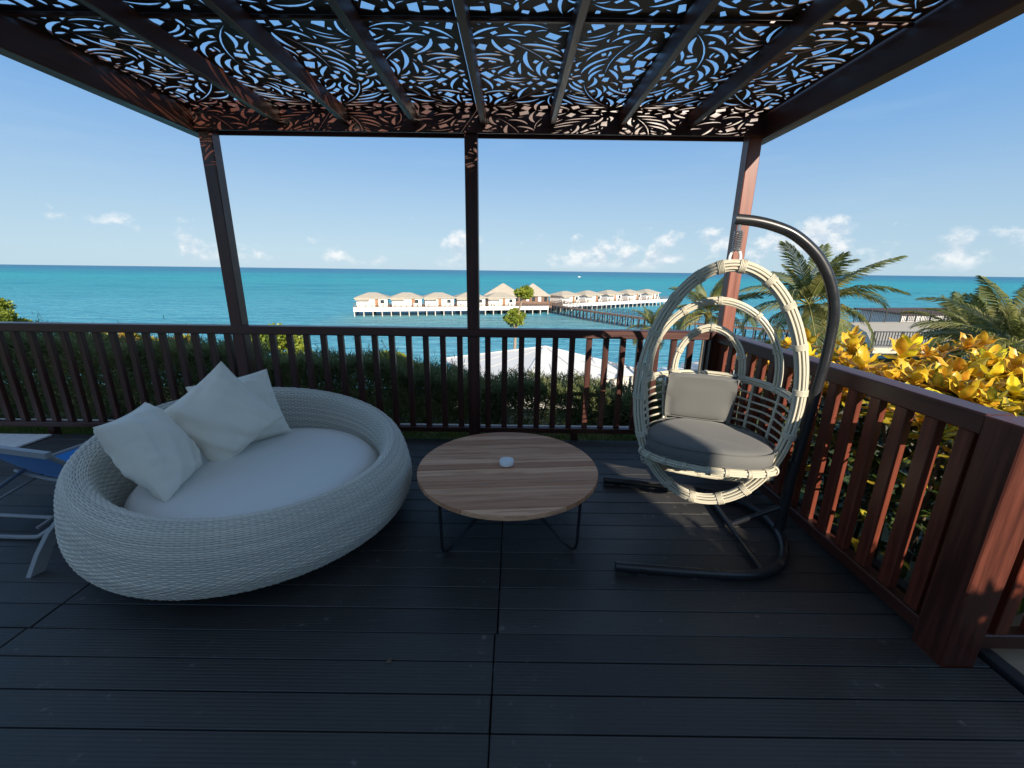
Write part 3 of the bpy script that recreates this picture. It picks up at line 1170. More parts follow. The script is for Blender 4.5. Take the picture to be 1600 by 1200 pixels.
# variegated strappy plants at the hedge's foot
for x, lab in ((0.12, 'strappy cream and green plant at the hedge foot beside the middle post'), (0.62, 'second strappy plant under the hedge, further from the middle post')):
    pr = np.random.default_rng(int(x * 100))
    n = 16
    t = empty('strappy_plant', (x, 4.22, -.35), lab, 'plant', 'strappy plants under the hedge')
    for k in range(n):
        a = k * 2.4
        tilt = pr.uniform(.1, .7)
        L = pr.uniform(.3, .46)
        mb = MB()
        P = []
        for i in range(6):
            s = i / 5
            P.append(Vector((x + math.cos(a) * math.sin(tilt * s * 1.5) * L * s, 4.22 + math.sin(a) * math.sin(tilt * s * 1.5) * L * s, -.35 + L * s * math.cos(tilt * s))))
        sd_ = Vector((-math.sin(a), math.cos(a), 0))
        vs = []
        for i, p in enumerate(P):
            wdt = .014 * (1 - (i / 5) ** 2 * .95)
            vs += [p - sd_ * wdt, p + Vector((0, 0, -.003)), p + sd_ * wdt]
        mb.add(vs, [(3 * i + j, 3 * i + j + 1, 3 * i + j + 4, 3 * i + j + 3) for i in range(5) for j in (0, 1)])
        mb.build('leaf', M['yellow_leaf'] if k % 3 == 0 else M['bush_lime'], t)

# leafy hedge right behind the viewpoint: its top line shades the foot of the corner post
rng = np.random.default_rng(21)
n = 46000
bx = np.stack([rng.uniform(1.9, 6.6, n), rng.uniform(-2.0, -1.35, n), -0.35 + 1.84 * rng.random(n) ** .8], 1)
v, q = blades(bx, rand_unit(rng, n, .5), rng.uniform(.06, .13, n), rng.uniform(.018, .035, n), rng, .1)
gh = empty('garden_hedge', (4.6, -1.7, -.35), 'clipped leafy garden hedge beside the villa corner', 'hedge')
np_mesh('foliage', v, q, M['bush_green'], gh)['kind'] = 'stuff'

# ------------------------------------------------------------------ round wicker daybed
DB = empty('daybed', (-1.545, 2.33, 0), 'big round grey wicker daybed with pale cushion, left of the table', 'daybed')
DC = np.array([-1.545, 2.33])
HIGH = np.array([-0.80, 0.60])


def db_profile(H):
    """(radius fraction, z) control points from the seat hollow over the rim to the base"""
    return [(0.30, 0.20), (0.72, 0.205), (0.775, 0.27), (0.795, 0.27 + (H - .27) * .55), (0.825, H - .035), (0.862, H - .004), (0.898, H), (0.938, H - .028),
            (0.970, H - .09), (0.993, H * .64), (1.0, H * .50), (0.985, H * .37), (0.935, H * .25), (0.85, .11), (0.72, .055), (0.58, .03), (0.43, .028)]


def catmull(P, n):
    P = np.array(P, dtype=float)
    ext = np.vstack([2 * P[0] - P[1], P, 2 * P[-1] - P[-2]])
    seg = np.linalg.norm(np.diff(P, axis=0), axis=1)
    cum = np.concatenate([[0], np.cumsum(seg)])
    s = np.linspace(0, cum[-1], n)
    k = np.clip(np.searchsorted(cum, s, side='right') - 1, 0, len(P) - 2)
    t = ((s - cum[k]) / seg[k])[:, None]
    p0, p1, p2, p3 = ext[k], ext[k + 1], ext[k + 2], ext[k + 3]
    return 0.5 * (2 * p1 + (p2 - p0) * t + (2 * p0 - 5 * p1 + 4 * p2 - p3) * t ** 2 + (3 * p1 - p0 - 3 * p2 + p3) * t ** 3)


DB_R = 0.885
NU, NV = 188 * 5, 701
NCOL, NROW = 188, 175
th = np.arange(NU) * 2 * math.pi / NU
POS = np.zeros((NU, NV, 3))
lo_, hi_ = 0.46, 0.672
cache = {}
for i, a in enumerate(th):
    dvec = np.array([math.cos(a), math.sin(a)])
    k = 0.5 + 0.5 * float(dvec @ HIGH)
    H = lo_ + (hi_ - lo_) * k ** 1.15
    pr = catmull(db_profile(H), NV)
    rad = DB_R * (1.0 + 0.018 * math.cos(2 * a + .5))
    POS[i, :, 0] = DC[0] + dvec[0] * pr[:, 0] * rad
    POS[i, :, 1] = DC[1] + dvec[1] * pr[:, 0] * rad
    POS[i, :, 2] = pr[:, 1]
du = np.roll(POS, -1, 0) - np.roll(POS, 1, 0)
dv = np.gradient(POS, axis=1)
NRM = np.cross(du, dv)
NRM /= np.linalg.norm(NRM, axis=2, keepdims=True) + 1e-9
if NRM[0, NV // 2 + 40] @ np.array([1, 0, .0]) < 0:
    NRM = -NRM
cu = (np.arange(NU) * NCOL / NU)[:, None]
cv = (np.arange(NV) / 4.0)[None, :]
row = np.floor(cv)
fv = cv - row - .5
wob = 0.10 * np.sin(row * 12.9898) + 0.06 * np.sin(cu * .21 + row * 3.7)
ph = np.cos(math.pi * (cu + row + wob))
weft = np.sqrt(np.clip(1 - (2.0 * fv) ** 2, 0, 1)) * (0.5 + 0.5 * ph) ** .6
fu = (cu + wob) - np.round(cu + wob)
warp = np.sqrt(np.clip(1 - (2.6 * (np.abs(fu) - .0)) ** 2, 0, 1)) * 0.55
hgt = np.maximum(weft, warp * (0.5 - .5 * ph) ** .5)
disp = 0.007 * hgt * (1 + .12 * np.sin(cu * 1.7 + row * 5.1))
POS += NRM * disp[:, :, None]
idx = np.arange(NU * NV).reshape(NU, NV)
quads = np.stack([idx[:, :-1], np.roll(idx, -1, 0)[:, :-1], np.roll(idx, -1, 0)[:, 1:], idx[:, 1:]], -1).reshape(-1, 4)
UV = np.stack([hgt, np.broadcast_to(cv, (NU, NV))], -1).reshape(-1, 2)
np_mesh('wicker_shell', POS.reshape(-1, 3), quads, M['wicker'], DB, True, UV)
mb = MB()
for a in (0.4, 1.9, 3.4, 5.1):
    mb.lathe([(.02, 0), (.022, .004), (.02, .05)], 10, (DC[0] + .55 * math.cos(a), DC[1] + .55 * math.sin(a), 0))
mb.build('feet', M['alu'], DB)
# seat cushion: thick round pad
nu, nv = 72, 22
vs, fs = [], []
prof = [(0.0, .395), (.2, .397), (.4, .395), (.54, .390), (.615, .376), (.655, .33), (.66, .285), (.645, .235), (.58, .212), (.3, .21), (0, .21)]
pp = catmull(prof, nv)
for i in range(nu):
    a = 2 * math.pi * i / nu
    for r_, z_ in pp:
        wv = 0.008 * r_ * math.sin(3 * a + 5 * r_)
        vs.append((DC[0] + 0.035 + math.cos(a) * r_ * 1.0, DC[1] - 0.015 + math.sin(a) * r_ * 1.0, z_ + wv))
for i in range(nu):
    for j in range(nv - 1):
        fs.append((i * nv + j, ((i + 1) % nu) * nv + j, ((i + 1) % nu) * nv + j + 1, i * nv + j + 1))
o = np_mesh('seat_cushion', np.array(vs), np.array(fs)[:, ::-1], M['mattress'], DB, True)
pip = MB()
pip.tube([(DC[0] + .035 + .657 * math.cos(a), DC[1] - .015 + .657 * math.sin(a), .318) for a in np.linspace(0, 2 * math.pi, 73)[:-1]], .005, 5, True)
pip.build('piping', M['mattress'], o, True)


def pillow_mesh(name, w, h, T, mat, seed, n=54):
    rng = np.random.default_rng(seed)
    u = np.linspace(-1, 1, n)
    U, Vv = np.meshgrid(u, u, indexing='ij')
    X = w / 2 * U * (1 - 0.07 * (1 - Vv ** 2) * U ** 2)
    Y = h / 2 * Vv * (1 - 0.07 * (1 - U ** 2) * Vv ** 2)
    base = ((1 - U ** 2) * (1 - Vv ** 2)) ** 0.42
    ph = rng.uniform(0, 6, 6)
    edge = np.maximum(np.abs(U), np.abs(Vv))
    wr = 0.6 * 0.011 * np.sin(6 * U + 5 * Vv + ph[0]) + .009 * np.sin(10 * Vv - 5 * U + ph[1]) + .006 * np.sin(19 * U + 6 * Vv + ph[2]) * edge ** 2 + .005 * np.sin(21 * Vv - 5 * U + ph[3]) * edge ** 2
    out = []
    for s in (1, -1):
        Z = s * (T / 2 * base + wr * base * (0.4 + edge))
        out.append(np.stack([X, Y, Z], -1).reshape(-1, 3))
    idx = np.arange(n * n).reshape(n, n)
    q = np.stack([idx[:-1, :-1], idx[1:, :-1], idx[1:, 1:], idx[:-1, 1:]], -1).reshape(-1, 4)
    me_v = np.concatenate(out)
    qq = np.concatenate([q, q[:, ::-1] + n * n])
    o = np_mesh(name, me_v, qq, mat, None, True)
    bm = bmesh.new()
    bm.from_mesh(o.data)
    bmesh.ops.remove_doubles(bm, verts=bm.verts, dist=0.0004)
    bm.to_mesh(o.data)
    bm.free()
    rim = [idx[i, 0] for i in range(n)] + [idx[-1, i] for i in range(1, n)] + [idx[i, -1] for i in range(n - 2, -1, -1)] + [idx[0, i] for i in range(n - 2, 0, -1)]
    MB().tube([out[0][k] for k in rim], .0035, 5, True).build('piping', mat, o, True)
    return o


def orient(o, centre, xdir, ydir):
    x = Vector(xdir).normalized()
    y = Vector(ydir)
    y = (y - x * y.dot(x)).normalized()
    z = x.cross(y)
    m4 = Matrix((x, y, z)).transposed().to_4x4()
    m4.translation = centre
    o.matrix_basis = m4
    return o


p = pillow_mesh('pillow', .48, .48, .235, M['pillow'], 1)
orient(p, (-1.93, 2.06, .590), V(.217, .05, -.428), V(.15, -.453, .026))
tag(p, 'plump cream pillow leaning at the left rim of the daybed', 'pillow', 'pillows on the daybed')
p = pillow_mesh('pillow', .49, .49, .225, M['pillow'], 2)
orient(p, (-1.815, 2.43, .645), V(.26, .03, -.30), V(.25, .18, .42))
tag(p, 'cream pillow balanced on one corner, foremost in the middle of the daybed', 'pillow', 'pillows on the daybed')
p = pillow_mesh('pillow', .48, .48, .205, M['pillow'], 3)
orient(p, (-1.832, 2.65, .610), V(.175, -.101, -.443), V(-.302, -.368, -.028))
tag(p, 'cream pillow half hidden behind the corner-standing pillow', 'pillow', 'pillows on the daybed')

# ------------------------------------------------------------------ round teak table
TC, TR, TZ = (-0.020, 2.385), 0.562, 0.36
tb = empty('coffee_table', (TC[0], TC[1], 0), 'round slatted teak table on thin black wire legs mid-deck', 'table')
rotT = R(5.0)
NS = 15
sw = 2 * TR / NS
for i in range(NS):
    y0, y1 = -TR + sw * i + .0019, -TR + sw * (i + 1) - .0019
    pts = []
    ys_ = np.linspace(y0, y1, 5)
    ys_ = np.clip(ys_, -TR + 1e-4, TR - 1e-4)
    rgt = [(math.sqrt(TR ** 2 - y * y), y) for y in ys_]
    lft = [(-math.sqrt(TR ** 2 - y * y), y) for y in ys_[::-1]]
    dz_ = random.uniform(-.0008, .0008)
    pts = rgt + lft
    n_ = len(pts)
    ym = (y0 + y1) / 2
    inn = [(x_ * (1 - .0025 / TR), ym + (y_ - ym) * (1 - .0022 / (sw / 2))) for x_, y_ in pts]
    mb = MB().add([(a_, b_, -.026) for a_, b_ in pts] + [(a_, b_, -.003 + dz_) for a_, b_ in pts] + [(a_, b_, dz_) for a_, b_ in inn],
                  [tuple(range(n_ - 1, -1, -1)), tuple(range(2 * n_, 3 * n_))]
                  + [(q_ * n_ + k_, q_ * n_ + (k_ + 1) % n_, (q_ + 1) * n_ + (k_ + 1) % n_, (q_ + 1) * n_ + k_) for q_ in (0, 1) for k_ in range(n_)])
    o = inst('slat', mb.mesh('slat', M['teak']), tb)
    o.matrix_basis = Matrix.Translation((0, 0, TZ)) @ Matrix.Rotation(rotT, 4, 'Z')
mb = MB()
mb.lathe([(TR - .05, -.034), (TR - .008, -.034), (TR - .004, -.028), (TR - .05, -.0275)], 64, (TC[0], TC[1], TZ))
mb.build('under_ring', M['teak'], tb, True)
for k in range(4):
    a = R(45 + 90 * k) + R(3)
    dx_, dy_ = math.cos(a), math.sin(a)
    P = [(TC[0] + dx_ * .545, TC[1] + dy_ * .545, TZ - .034), (TC[0] + dx_ * .538, TC[1] + dy_ * .538, .06), (TC[0] + dx_ * .528, TC[1] + dy_ * .528, .022), (TC[0] + dx_ * .508, TC[1] + dy_ * .508, .009),
         (TC[0] + dx_ * .44, TC[1] + dy_ * .44, .022), (TC[0] + dx_ * .06, TC[1] + dy_ * .06, .225), (TC[0] + dx_ * .03, TC[1] + dy_ * .03, .26), (TC[0] + dx_ * .03, TC[1] + dy_ * .03, TZ - .034)]
    MB().tube(P, .0088, 8).build('leg', M['black'], tb, True)
# ashtray
at_ = empty('ashtray', (-0.028, 2.395, TZ), 'small round white ashtray on the teak table', 'ashtray')
mb = MB().lathe([(.038, 0), (.044, .004), (.045, .030), (.042, .034), (.036, .033), (.033, .026), (.02, .0245), (.001, .024)], 32, (-0.028, 2.395, TZ + .001))
mb.build('dish', M['white_plastic'], at_, True)
mb = MB()
for a in (0.5, 2.6, 4.7):
    mb.bev(-0.028 + .038 * math.cos(a) - .005, -0.028 + .038 * math.cos(a) + .005, 2.395 + .038 * math.sin(a) - .005, 2.395 + .038 * math.sin(a) + .005, TZ + .030, TZ + .038, .001)
mb.build('rest', M['white_plastic'], at_)

# ------------------------------------------------------------------ hanging egg chair
EC = Vector((1.178, 2.30, 0))
er = Vector((0.944, -0.331, 0))       # across the chair
eb = Vector((0.331, 0.944, 0))        # towards its back
ez = Vector((0, 0, 1))


def spline(points, n, closed=False):
    P = [Vector(p) for p in points]
    m = len(P)
    out = []
    segs = m if closed else m - 1
    for s in range(segs):
        g = lambda i: P[i % m] if closed else P[max(0, min(m - 1, i))]
        p0, p1, p2, p3 = g(s - 1), g(s), g(s + 1), g(s + 2)
        for i in range(n):
            t = i / n
            out.append(0.5 * (2 * p1 + (p2 - p0) * t + (2 * p0 - 5 * p1 + 4 * p2 - p3) * t * t + (3 * p1 - p0 - 3 * p2 + p3) * t ** 3))
    if not closed:
        out.append(P[-1])
    return out


def frames(P, closed, ref):
    n = len(P)
    F = []
    for i in range(n):
        a = P[(i - 1) % n] if (closed or i > 0) else P[i]
        b = P[(i + 1) % n] if (closed or i < n - 1) else P[i]
        t = (b - a).normalized()
        u = (ref - t * ref.dot(t)).normalized()
        F.append((t, u, t.cross(u)))
    return F


def bundle(P, closed, ref, count, br, sr, flat=1.0, seed=0):
    """parallel rattan strands round a core"""
    F = frames(P, closed, ref)
    mb = MB()
    rn_ = random.Random(seed)
    for k in range(count):
        a = 2 * math.pi * k / count + .2
        p1, p2 = rn_.uniform(0, 6), rn_.uniform(0, 6)
        path = []
        for i, (p, (t, u, w_)) in enumerate(zip(P, F)):
            j = 0.0012 * math.sin(i * .21 + p1)
            path.append(p + u * ((br + j) * math.cos(a)) + w_ * ((br + j) * flat * math.sin(a)))
        mb.tube(path, sr, 6, closed)
    return mb


def binding_mesh(br, turns=4, minor=.0052):
    mb = MB()
    for k in range(turns):
        z = (k - (turns - 1) / 2) * minor * 1.95
        mb.tube([(br * math.cos(a), br * math.sin(a), z + .001 * math.sin(a * 2 + k)) for a in np.linspace(0, 2 * math.pi, 17)[:-1]], minor, 6, True)
    return mb.mesh('binding', M['rattan'], True)


def put_bindings(P, closed, ref, at, me, parent):
    F = frames(P, closed, ref)
    n = len(P)
    w0 = wloc(parent)
    for s in at:
        i = int(s * (n if closed else n - 1)) % n
        t, u, w_ = F[i]
        m4 = Matrix((u, w_, t)).transposed().to_4x4()
        m4.translation = P[i] - w0
        inst('binding', me, parent, m4)


eg = empty('hanging_chair', (EC.x, EC.y, 0.17), 'cream rattan egg-shaped hanging chair with three hoops', 'chair')
ZT, ZB, AW = 1.60, 0.205, 0.418
zc = (ZT + ZB) / 2


def hoop_pt(t):
    c, s = math.cos(t), math.sin(t)
    x = AW * s * (1 - .05 * c)
    z = zc - .01 + (ZT - ZB) / 2 * c
    lean = .06 * (z - .9)
    return EC + er * x + ez * z + eb * (0.0 + lean * 0.0)


hoop = [hoop_pt(2 * math.pi * i / 120) for i in range(120)]
bundle(hoop, True, eb, 9, .0262, .0072, 1.0, 1).build('outer_hoop', M['rattan'], eg, True)
bnd_big = binding_mesh(.0345, 5, .0036)
bnd_mid = binding_mesh(.0258, 4, .0032)
put_bindings(hoop, True, eb, [.018, .075, .125, .19, .245, .30, .355, .41, .465, .52, .575, .63, .68, .735, .78, .83, .885, .94, .982], bnd_big, eg)
ZARM = 0.865
BD = 0.56


def ring_pt(s, z, kx=1.0, kb=1.0):
    return EC + er * (AW * kx * math.cos(s)) + eb * (BD * kb * max(0.0, math.sin(s)) ** .85) + ez * z


arm = [ring_pt(math.pi * i / 40, ZARM) for i in range(41)]
bundle(arm, False, ez, 7, .0180, .0064, 1.0, 2).build('arm_ring', M['rattan'], eg, True)
put_bindings(arm, False, ez, [.03, .17, .33, .5, .67, .83, .97], bnd_mid, eg)
for (sa, zt_, nm, ky) in ((R(27), 1.385, 'middle_hoop', .06), (R(60), 1.195, 'inner_hoop', .03)):
    a0, a1 = ring_pt(sa, ZARM), ring_pt(math.pi - sa, ZARM)
    c0 = (a0 + a1) / 2
    hw = (a0 - a1).length / 2
    P = []
    for i in range(49):
        t = math.pi * i / 48
        k = math.sin(t)
        bul = 1 + .07 * math.sin(2 * t if t < math.pi / 2 else 2 * (math.pi - t))
        P.append(c0 + er * (hw * math.cos(t) * bul) + ez * ((zt_ - ZARM) * k) + eb * (ky * k))
    bundle(P, False, eb, 7, .0180, .0064, 1.0, 3 + int(zt_ * 10)).build(nm, M['rattan'], eg, True)
    put_bindings(P, False, eb, [.015, .16, .33, .5, .67, .84, .985], bnd_mid, eg)
# seat ring with a bowed front
ZS = 0.47


def seat_pt(t, k=1.0, z=ZS):
    c, s = math.cos(t), math.sin(t)
    return EC + er * (.365 * k * c) + eb * ((.46 * s if s > 0 else .175 * s) * k) + ez * z


seat = [seat_pt(2 * math.pi * i / 72) for i in range(72)]
bundle(seat, True, ez, 6, .0155, .0072, 1.0, 6).build('seat_ring', M['rattan'], eg, True)
put_bindings(seat, True, ez, [.53, .585, .64, .70, .75, .80, .86, .91, .965], bnd_mid, eg)
# rungs of the basket behind the seat and its uprights
mb = MB()
for k in range(6):
    f_ = (k + .8) / 6.8
    z = ZS + .05 + (ZARM - ZS - .08) * f_
    kx, kb_ = .90 + .10 * f_, .84 + .16 * f_
    mb.tube([ring_pt(math.pi * i / 32, z + .004 * math.sin(i * .9 + k), kx, kb_) for i in range(33)], .0068, 6)
mb.build('rungs', M['rattan'], eg, True)['kind'] = 'stuff'
for s in (R(22), R(48), R(75), R(105), R(132), R(158)):
    MB().tube([ring_pt(s, ZARM), ring_pt(s, .70, .95, .93), ring_pt(s, .53, .88, .82), ring_pt(s, .36, .70, .66)], .0085, 6).build('upright', M['rattan'], eg, True)
# lower basket bow: leaves the hoop low on both sides and swings back under the seat
def low_pt(t):
    c_, s_ = math.cos(t), math.sin(t)
    return EC + er * (.345 * c_) + eb * (.16 * max(0, s_)) + ez * (.42 - .125 * max(0, s_) ** .8)


low = [low_pt(math.pi * i / 40) for i in range(41)]
bundle(low, False, ez, 8, .021, .008, 1.0, 8).build('lower_bow', M['rattan'], eg, True)
put_bindings(low, False, ez, [.04, .18, .34, .5, .66, .82, .96], bnd_mid, eg)
for i in range(9):
    t = math.pi * (i + 1) / 10
    a = seat_pt(t, .97)
    b = low_pt(t + (.16 if i % 2 else -.16))
    MB().tube([a, b], .0068, 6).build('strut', M['rattan'], eg, True)
mb = MB()
for k in range(6):
    f_ = -.24 + .096 * k
    hb = .43 * math.sqrt(max(0.02, 1 - (f_ / .37) ** 2))
    mb.tube([EC + er * f_ - eb * .13 + ez * .467, EC + er * f_ + eb * hb + ez * .467], .007, 6)
mb.build('base_slats', M['rattan'], eg, True)['kind'] = 'stuff'
mb = MB()
for k in range(4):
    f_ = (k + .7) / 4.4
    mb.tube([low_pt(math.pi * i / 24).lerp(seat_pt(math.pi * i / 24, .97), f_) for i in range(1, 24)], .0065, 6)
mb.build('bottom_rungs', M['rattan'], eg, True)['kind'] = 'stuff'
# cushions of the chair (loose)
nu, nv = 64, 20
cp = catmull([(0, .645), (.45, .642), (.80, .634), (.93, .622), (.985, .60), (1.0, .57), (.985, .545), (.93, .530), (.8, .526), (0, .526)], nv)
vs, fs = [], []
for i in range(nu):
    t = 2 * math.pi * i / nu
    c, s = math.cos(t), math.sin(t)
    for r_, z_ in cp:
        p = EC + er * (.362 * r_ * (abs(c) ** .85) * (1 if c > 0 else -1)) + eb * ((.40 * s if s > 0 else .185 * s) * r_ - .0) + ez * (z_ - .038 + .004 * r_ * math.sin(4 * t))
        vs.append(p[:])
for i in range(nu):
    for j in range(nv - 1):
        fs.append((i * nv + j, i * nv + j + 1, ((i + 1) % nu) * nv + j + 1, ((i + 1) % nu) * nv + j))
sc = empty('seat_cushion', (EC.x, EC.y, .49), 'thick grey half-round seat cushion in the hanging chair', 'cushion')
o = np_mesh('pad', np.array(vs), np.array(fs), M['grey_fabric'], sc, True)
for zz in (.582, .505):
    MB().tube([(EC + er * (.361 * (abs(math.cos(t)) ** .85) * (1 if math.cos(t) > 0 else -1)) + eb * (.40 * math.sin(t) if math.sin(t) > 0 else .185 * math.sin(t)) + ez * zz) for t in np.linspace(0, 2 * math.pi, 65)[:-1]], .004, 5, True).build('piping', M['grey_fabric'], sc, True)
bm_ = bmesh.new()
bmesh.ops.create_cube(bm_, size=1.0)
bmesh.ops.subdivide_edges(bm_, edges=bm_.edges[:], cuts=9, use_grid_fill=True)
for w_ in bm_.verts:
    x, y, z = w_.co * 2
    ex = .03 * math.sin(9 * x + 2) * .1
    w_.co = (x * .208 * (1 - .04 * y * y * abs(x)), z * .050 * (1 - .35 * max(abs(x), abs(y)) ** 4) + ex * .08, y * .158 * (1 - .04 * x * x * abs(y)) + .0015 * math.sin(14 * x) * (y > .8))
bmesh.ops.bevel(bm_, geom=[e for e in bm_.edges if e.calc_face_angle(0) > 1.0], offset=.012, segments=3, affect='EDGES')
me = bpy.data.meshes.new('back_cushion')
bm_.to_mesh(me)
bm_.free()
me.materials.append(M['grey_fabric'])
me.polygons.foreach_set('use_smooth', [True] * len(me.polygons))
bc = inst('back_cushion', me)
orient(bc, EC + eb * .325 - er * .045 + ez * .755, er, (eb + ez * .22))
pz = [(.208 * math.copysign(abs(math.cos(t)) ** .28, math.cos(t)), 0.0, .158 * math.copysign(abs(math.sin(t)) ** .28, math.sin(t))) for t in np.linspace(0, 2 * math.pi, 81)[:-1]]
inst('piping', MB().tube(pz, .0042, 5, True).mesh('piping', M['grey_fabric'], True), bc)
tag(bc, 'square grey back cushion propped upright in the hanging chair', 'cushion')

# stand
st = empty('chair_stand', (1.643, 2.21, 0), 'black curved steel stand holding the hanging chair', 'stand')
P = spline([(0.70, 2.82, .032), (1.05, 2.765, .032), (1.30, 2.71, .032), (1.52, 2.60, .032), (1.63, 2.44, .032), (1.645, 2.25, .032), (1.585, 2.06, .032), (1.46, 1.90, .032), (1.28, 1.825, .032), (1.0, 1.828, .032), (0.565, 1.872, .032)], 7)
MB().tube(P, .0265, 12).build('base', M['black'], st, True)
for (x, y) in ((0.66, 1.86), (0.80, 2.80), (1.10, 1.82), (1.55, 2.57)):
    MB().lathe([(.02, 0), (.022, .003), (.02, .012)], 10, (x, y, 0)).build('foot', M['black'], st)
P = spline([(1.642, 2.212, .045), (1.655, 2.209, .35), (1.684, 2.204, .855), (1.700, 2.201, 1.10), (1.700, 2.201, 1.26), (1.690, 2.203, 1.37), (1.655, 2.209, 1.49), (1.598, 2.219, 1.595), (1.53, 2.232, 1.675), (1.436, 2.251, 1.748), (1.342, 2.269, 1.788), (1.248, 2.287, 1.812), (1.150, 2.306, 1.824)], 6)
MB().tube(P, .0265, 14).build('pole', M['black'], st, True)
MB().tube([(1.648, 2.211, .05), (1.655, 2.209, .50)], .030, 14).build('sleeve', M['black'], st, True)
MB().tube([(1.405, 2.66, .032), (1.34, 1.84, .032)], .017, 10).build('cross_bar', M['black'], st, True)
MB().tube([(1.385, 2.27, .032), (1.642, 2.212, .20)], .015, 10).build('brace', M['black'], st, True)
MB().tube([(1.178, 2.30, 1.795), (1.178, 2.30, 1.765)], .009, 8).build('hook_pin', M['steel'], st, True)
# spring and shackle between stand and chair
sg = empty('hanger_spring', (1.178, 2.30, 1.66), 'steel coil spring and shackle between stand tip and chair top', 'spring')
MB().tube([(1.178 + .019 * math.cos(a), 2.30 + .019 * math.sin(a), 1.765 - .0012 * i) for i, a in enumerate(np.linspace(0, 2 * math.pi * 9, 84))], .0042, 6).build('coil', M['steel'], sg, True)
MB().tube([(1.178 - .02 + .0, 2.30, 1.66), (1.178, 2.30, 1.672), (1.198, 2.30, 1.66)], .006, 8).build('link', M['steel'], sg, True)
sh = [EC + er * (.026 * math.cos(t)) + ez * (1.628 + .045 * math.sin(t)) for t in np.linspace(-1.0, math.pi + 1.0, 20)]
MB().tube(sh, .0075, 8).build('shackle', M['white_plastic'], sg, True)

# ------------------------------------------------------------------ blue sun lounger and white side table
sl = empty('sun_lounger', (-2.8, 2.6, 0), 'blue sling sun lounger with raised back and grey frame left of the daybed', 'sun lounger')
ld = Vector((.2, .98, 0))        # from the head end away towards the foot
lw = Vector((-.98, .2, 0))       # across, to the left
LT = Vector((-2.66, 2.16, .50))   # right end of the backrest's top rail
LH = LT + ld * .20 + V(0, 0, -.25)
LW_ = .66


def lq(p, s, w_, dz=0.0):
    return p + ld * s + lw * w_ + ez * dz


def sling(name, a, b, la, lb, sag, n_=14, nc=10):
    vs, fs = [], []
    for i in range(n_ + 1):
        p = a.lerp(b, i / n_)
        for j in range(nc + 1):
            f_ = j / nc
            vs.append((p + lw * (.02 + (LW_ - .04) * f_) - ez * (sag * math.sin(math.pi * f_) ** .8))[:])
    for i in range(n_):
        for j in range(nc):
            k = i * (nc + 1) + j
            fs.append((k, k + 1, k + nc + 2, k + nc + 1))
    return np_mesh(name, np.array(vs), np.array(fs), M['blue_sling'], sl, True)


LF = lq(LH, 1.30, 0, .02)
sling('backrest_sling', LT, LH, 0, 0, .025)
sling('seat_sling', LH, LF, 0, 0, .03)
MB().beam(LT - lw * .02, LT + lw * (LW_ + .02), .035, .03, ld).build('top_rail', M['alu'], sl)
for w_ in (0, LW_):
    MB().tube([LT + lw * w_, LH + lw * w_], .014, 8).build('back_rail', M['alu'], sl, True)
    MB().tube([LH + lw * w_, LF + lw * w_], .016, 8).build('side_rail', M['alu'], sl, True)
MB().tube([LH + lw * (LW_ * k / 10) - ez * (.012 + .028 * math.sin(math.pi * k / 10)) - ld * .02 for k in range(11)], .013, 8).build('hinge_tube', M['alu'], sl, True)
MB().tube([LF, LF + lw * LW_], .016, 8).build('foot_rail', M['alu'], sl, True)
for w_ in (.06, LW_ - .06):
    MB().tube([lq(LH, .35, w_), lq(LH, -.30, w_, -.17)], .010, 6).build('back_prop', M['alu'], sl, True)
MB().tube(spline([LH + lw * .02 + V(0, 0, -.02), V(-2.60, 2.20, .16), V(-2.72, 2.09, .04), V(-2.82, 2.08, .015), V(-3.25, 2.10, .015), V(-3.55, 2.14, .015)], 5), .013, 8).build('foot_loop', M['alu'], sl, True)
MB().tube([(-2.70, 2.19, .07), (-3.6, 2.24, .07)], .012, 8).build('cross_tube', M['alu'], sl, True)
for w_ in (0.0, .62):
    o_ = lw * w_
    c_ = [Vector((-2.40, 1.93, .25)), Vector((-2.43, 1.89, .19)), Vector((-2.455, 1.84, .10)), Vector((-2.47, 1.79, .0))]
    mb = MB()
    vs = []
    for p in c_:
        vs += [p + o_ + V(-.012, -.02, 0), p + o_ + V(.012, -.02, 0), p + o_ + V(.03, .035, 0), p + o_ + V(.006, .035, 0)]
    fs = [(4 * i + k, 4 * i + (k + 1) % 4, 4 * i + 4 + (k + 1) % 4, 4 * i + 4 + k) for i in range(3) for k in range(4)] + [(3, 2, 1, 0), (12, 13, 14, 15)]
    mb.add(vs, fs)
    mb.build('leg', M['alu'], sl)
    MB().tube([c_[0] + o_, LH + lw * w_ - ez * .01], .012, 8).build('leg_strut', M['alu'], sl, True)
for w_ in (.03, LW_ - .03):
    MB().tube([LF - ld * .08 + lw * w_, LF - ld * .02 + lw * w_ - ez * (LF.z - .015)], .014, 8).build('leg', M['alu'], sl, True)
wt = empty('floor_mat', (-4.9, 3.3, 0), 'white slatted floor mat on the deck beyond the blue lounger', 'mat')
for k in range(9):
    MB().bev(-5.6 + k * .145, -5.462 + k * .145, 3.0, 3.59, .004, .022, .003).build('slat', M['white_plastic'], wt)
# scrap on the boards
lf = MB().add([(-.505, 1.318, .004), (-.478, 1.320, .003), (-.480, 1.341, .009), (-.492, 1.326, .012)], [(0, 1, 3), (1, 2, 3), (2, 0, 3), (0, 2, 1)]).build('leaf_scrap', M['twig'])
tag(lf, 'small dark curled leaf scrap lying on the near deck boards', 'leaf')

# ------------------------------------------------------------------ croton bed beside the side railing


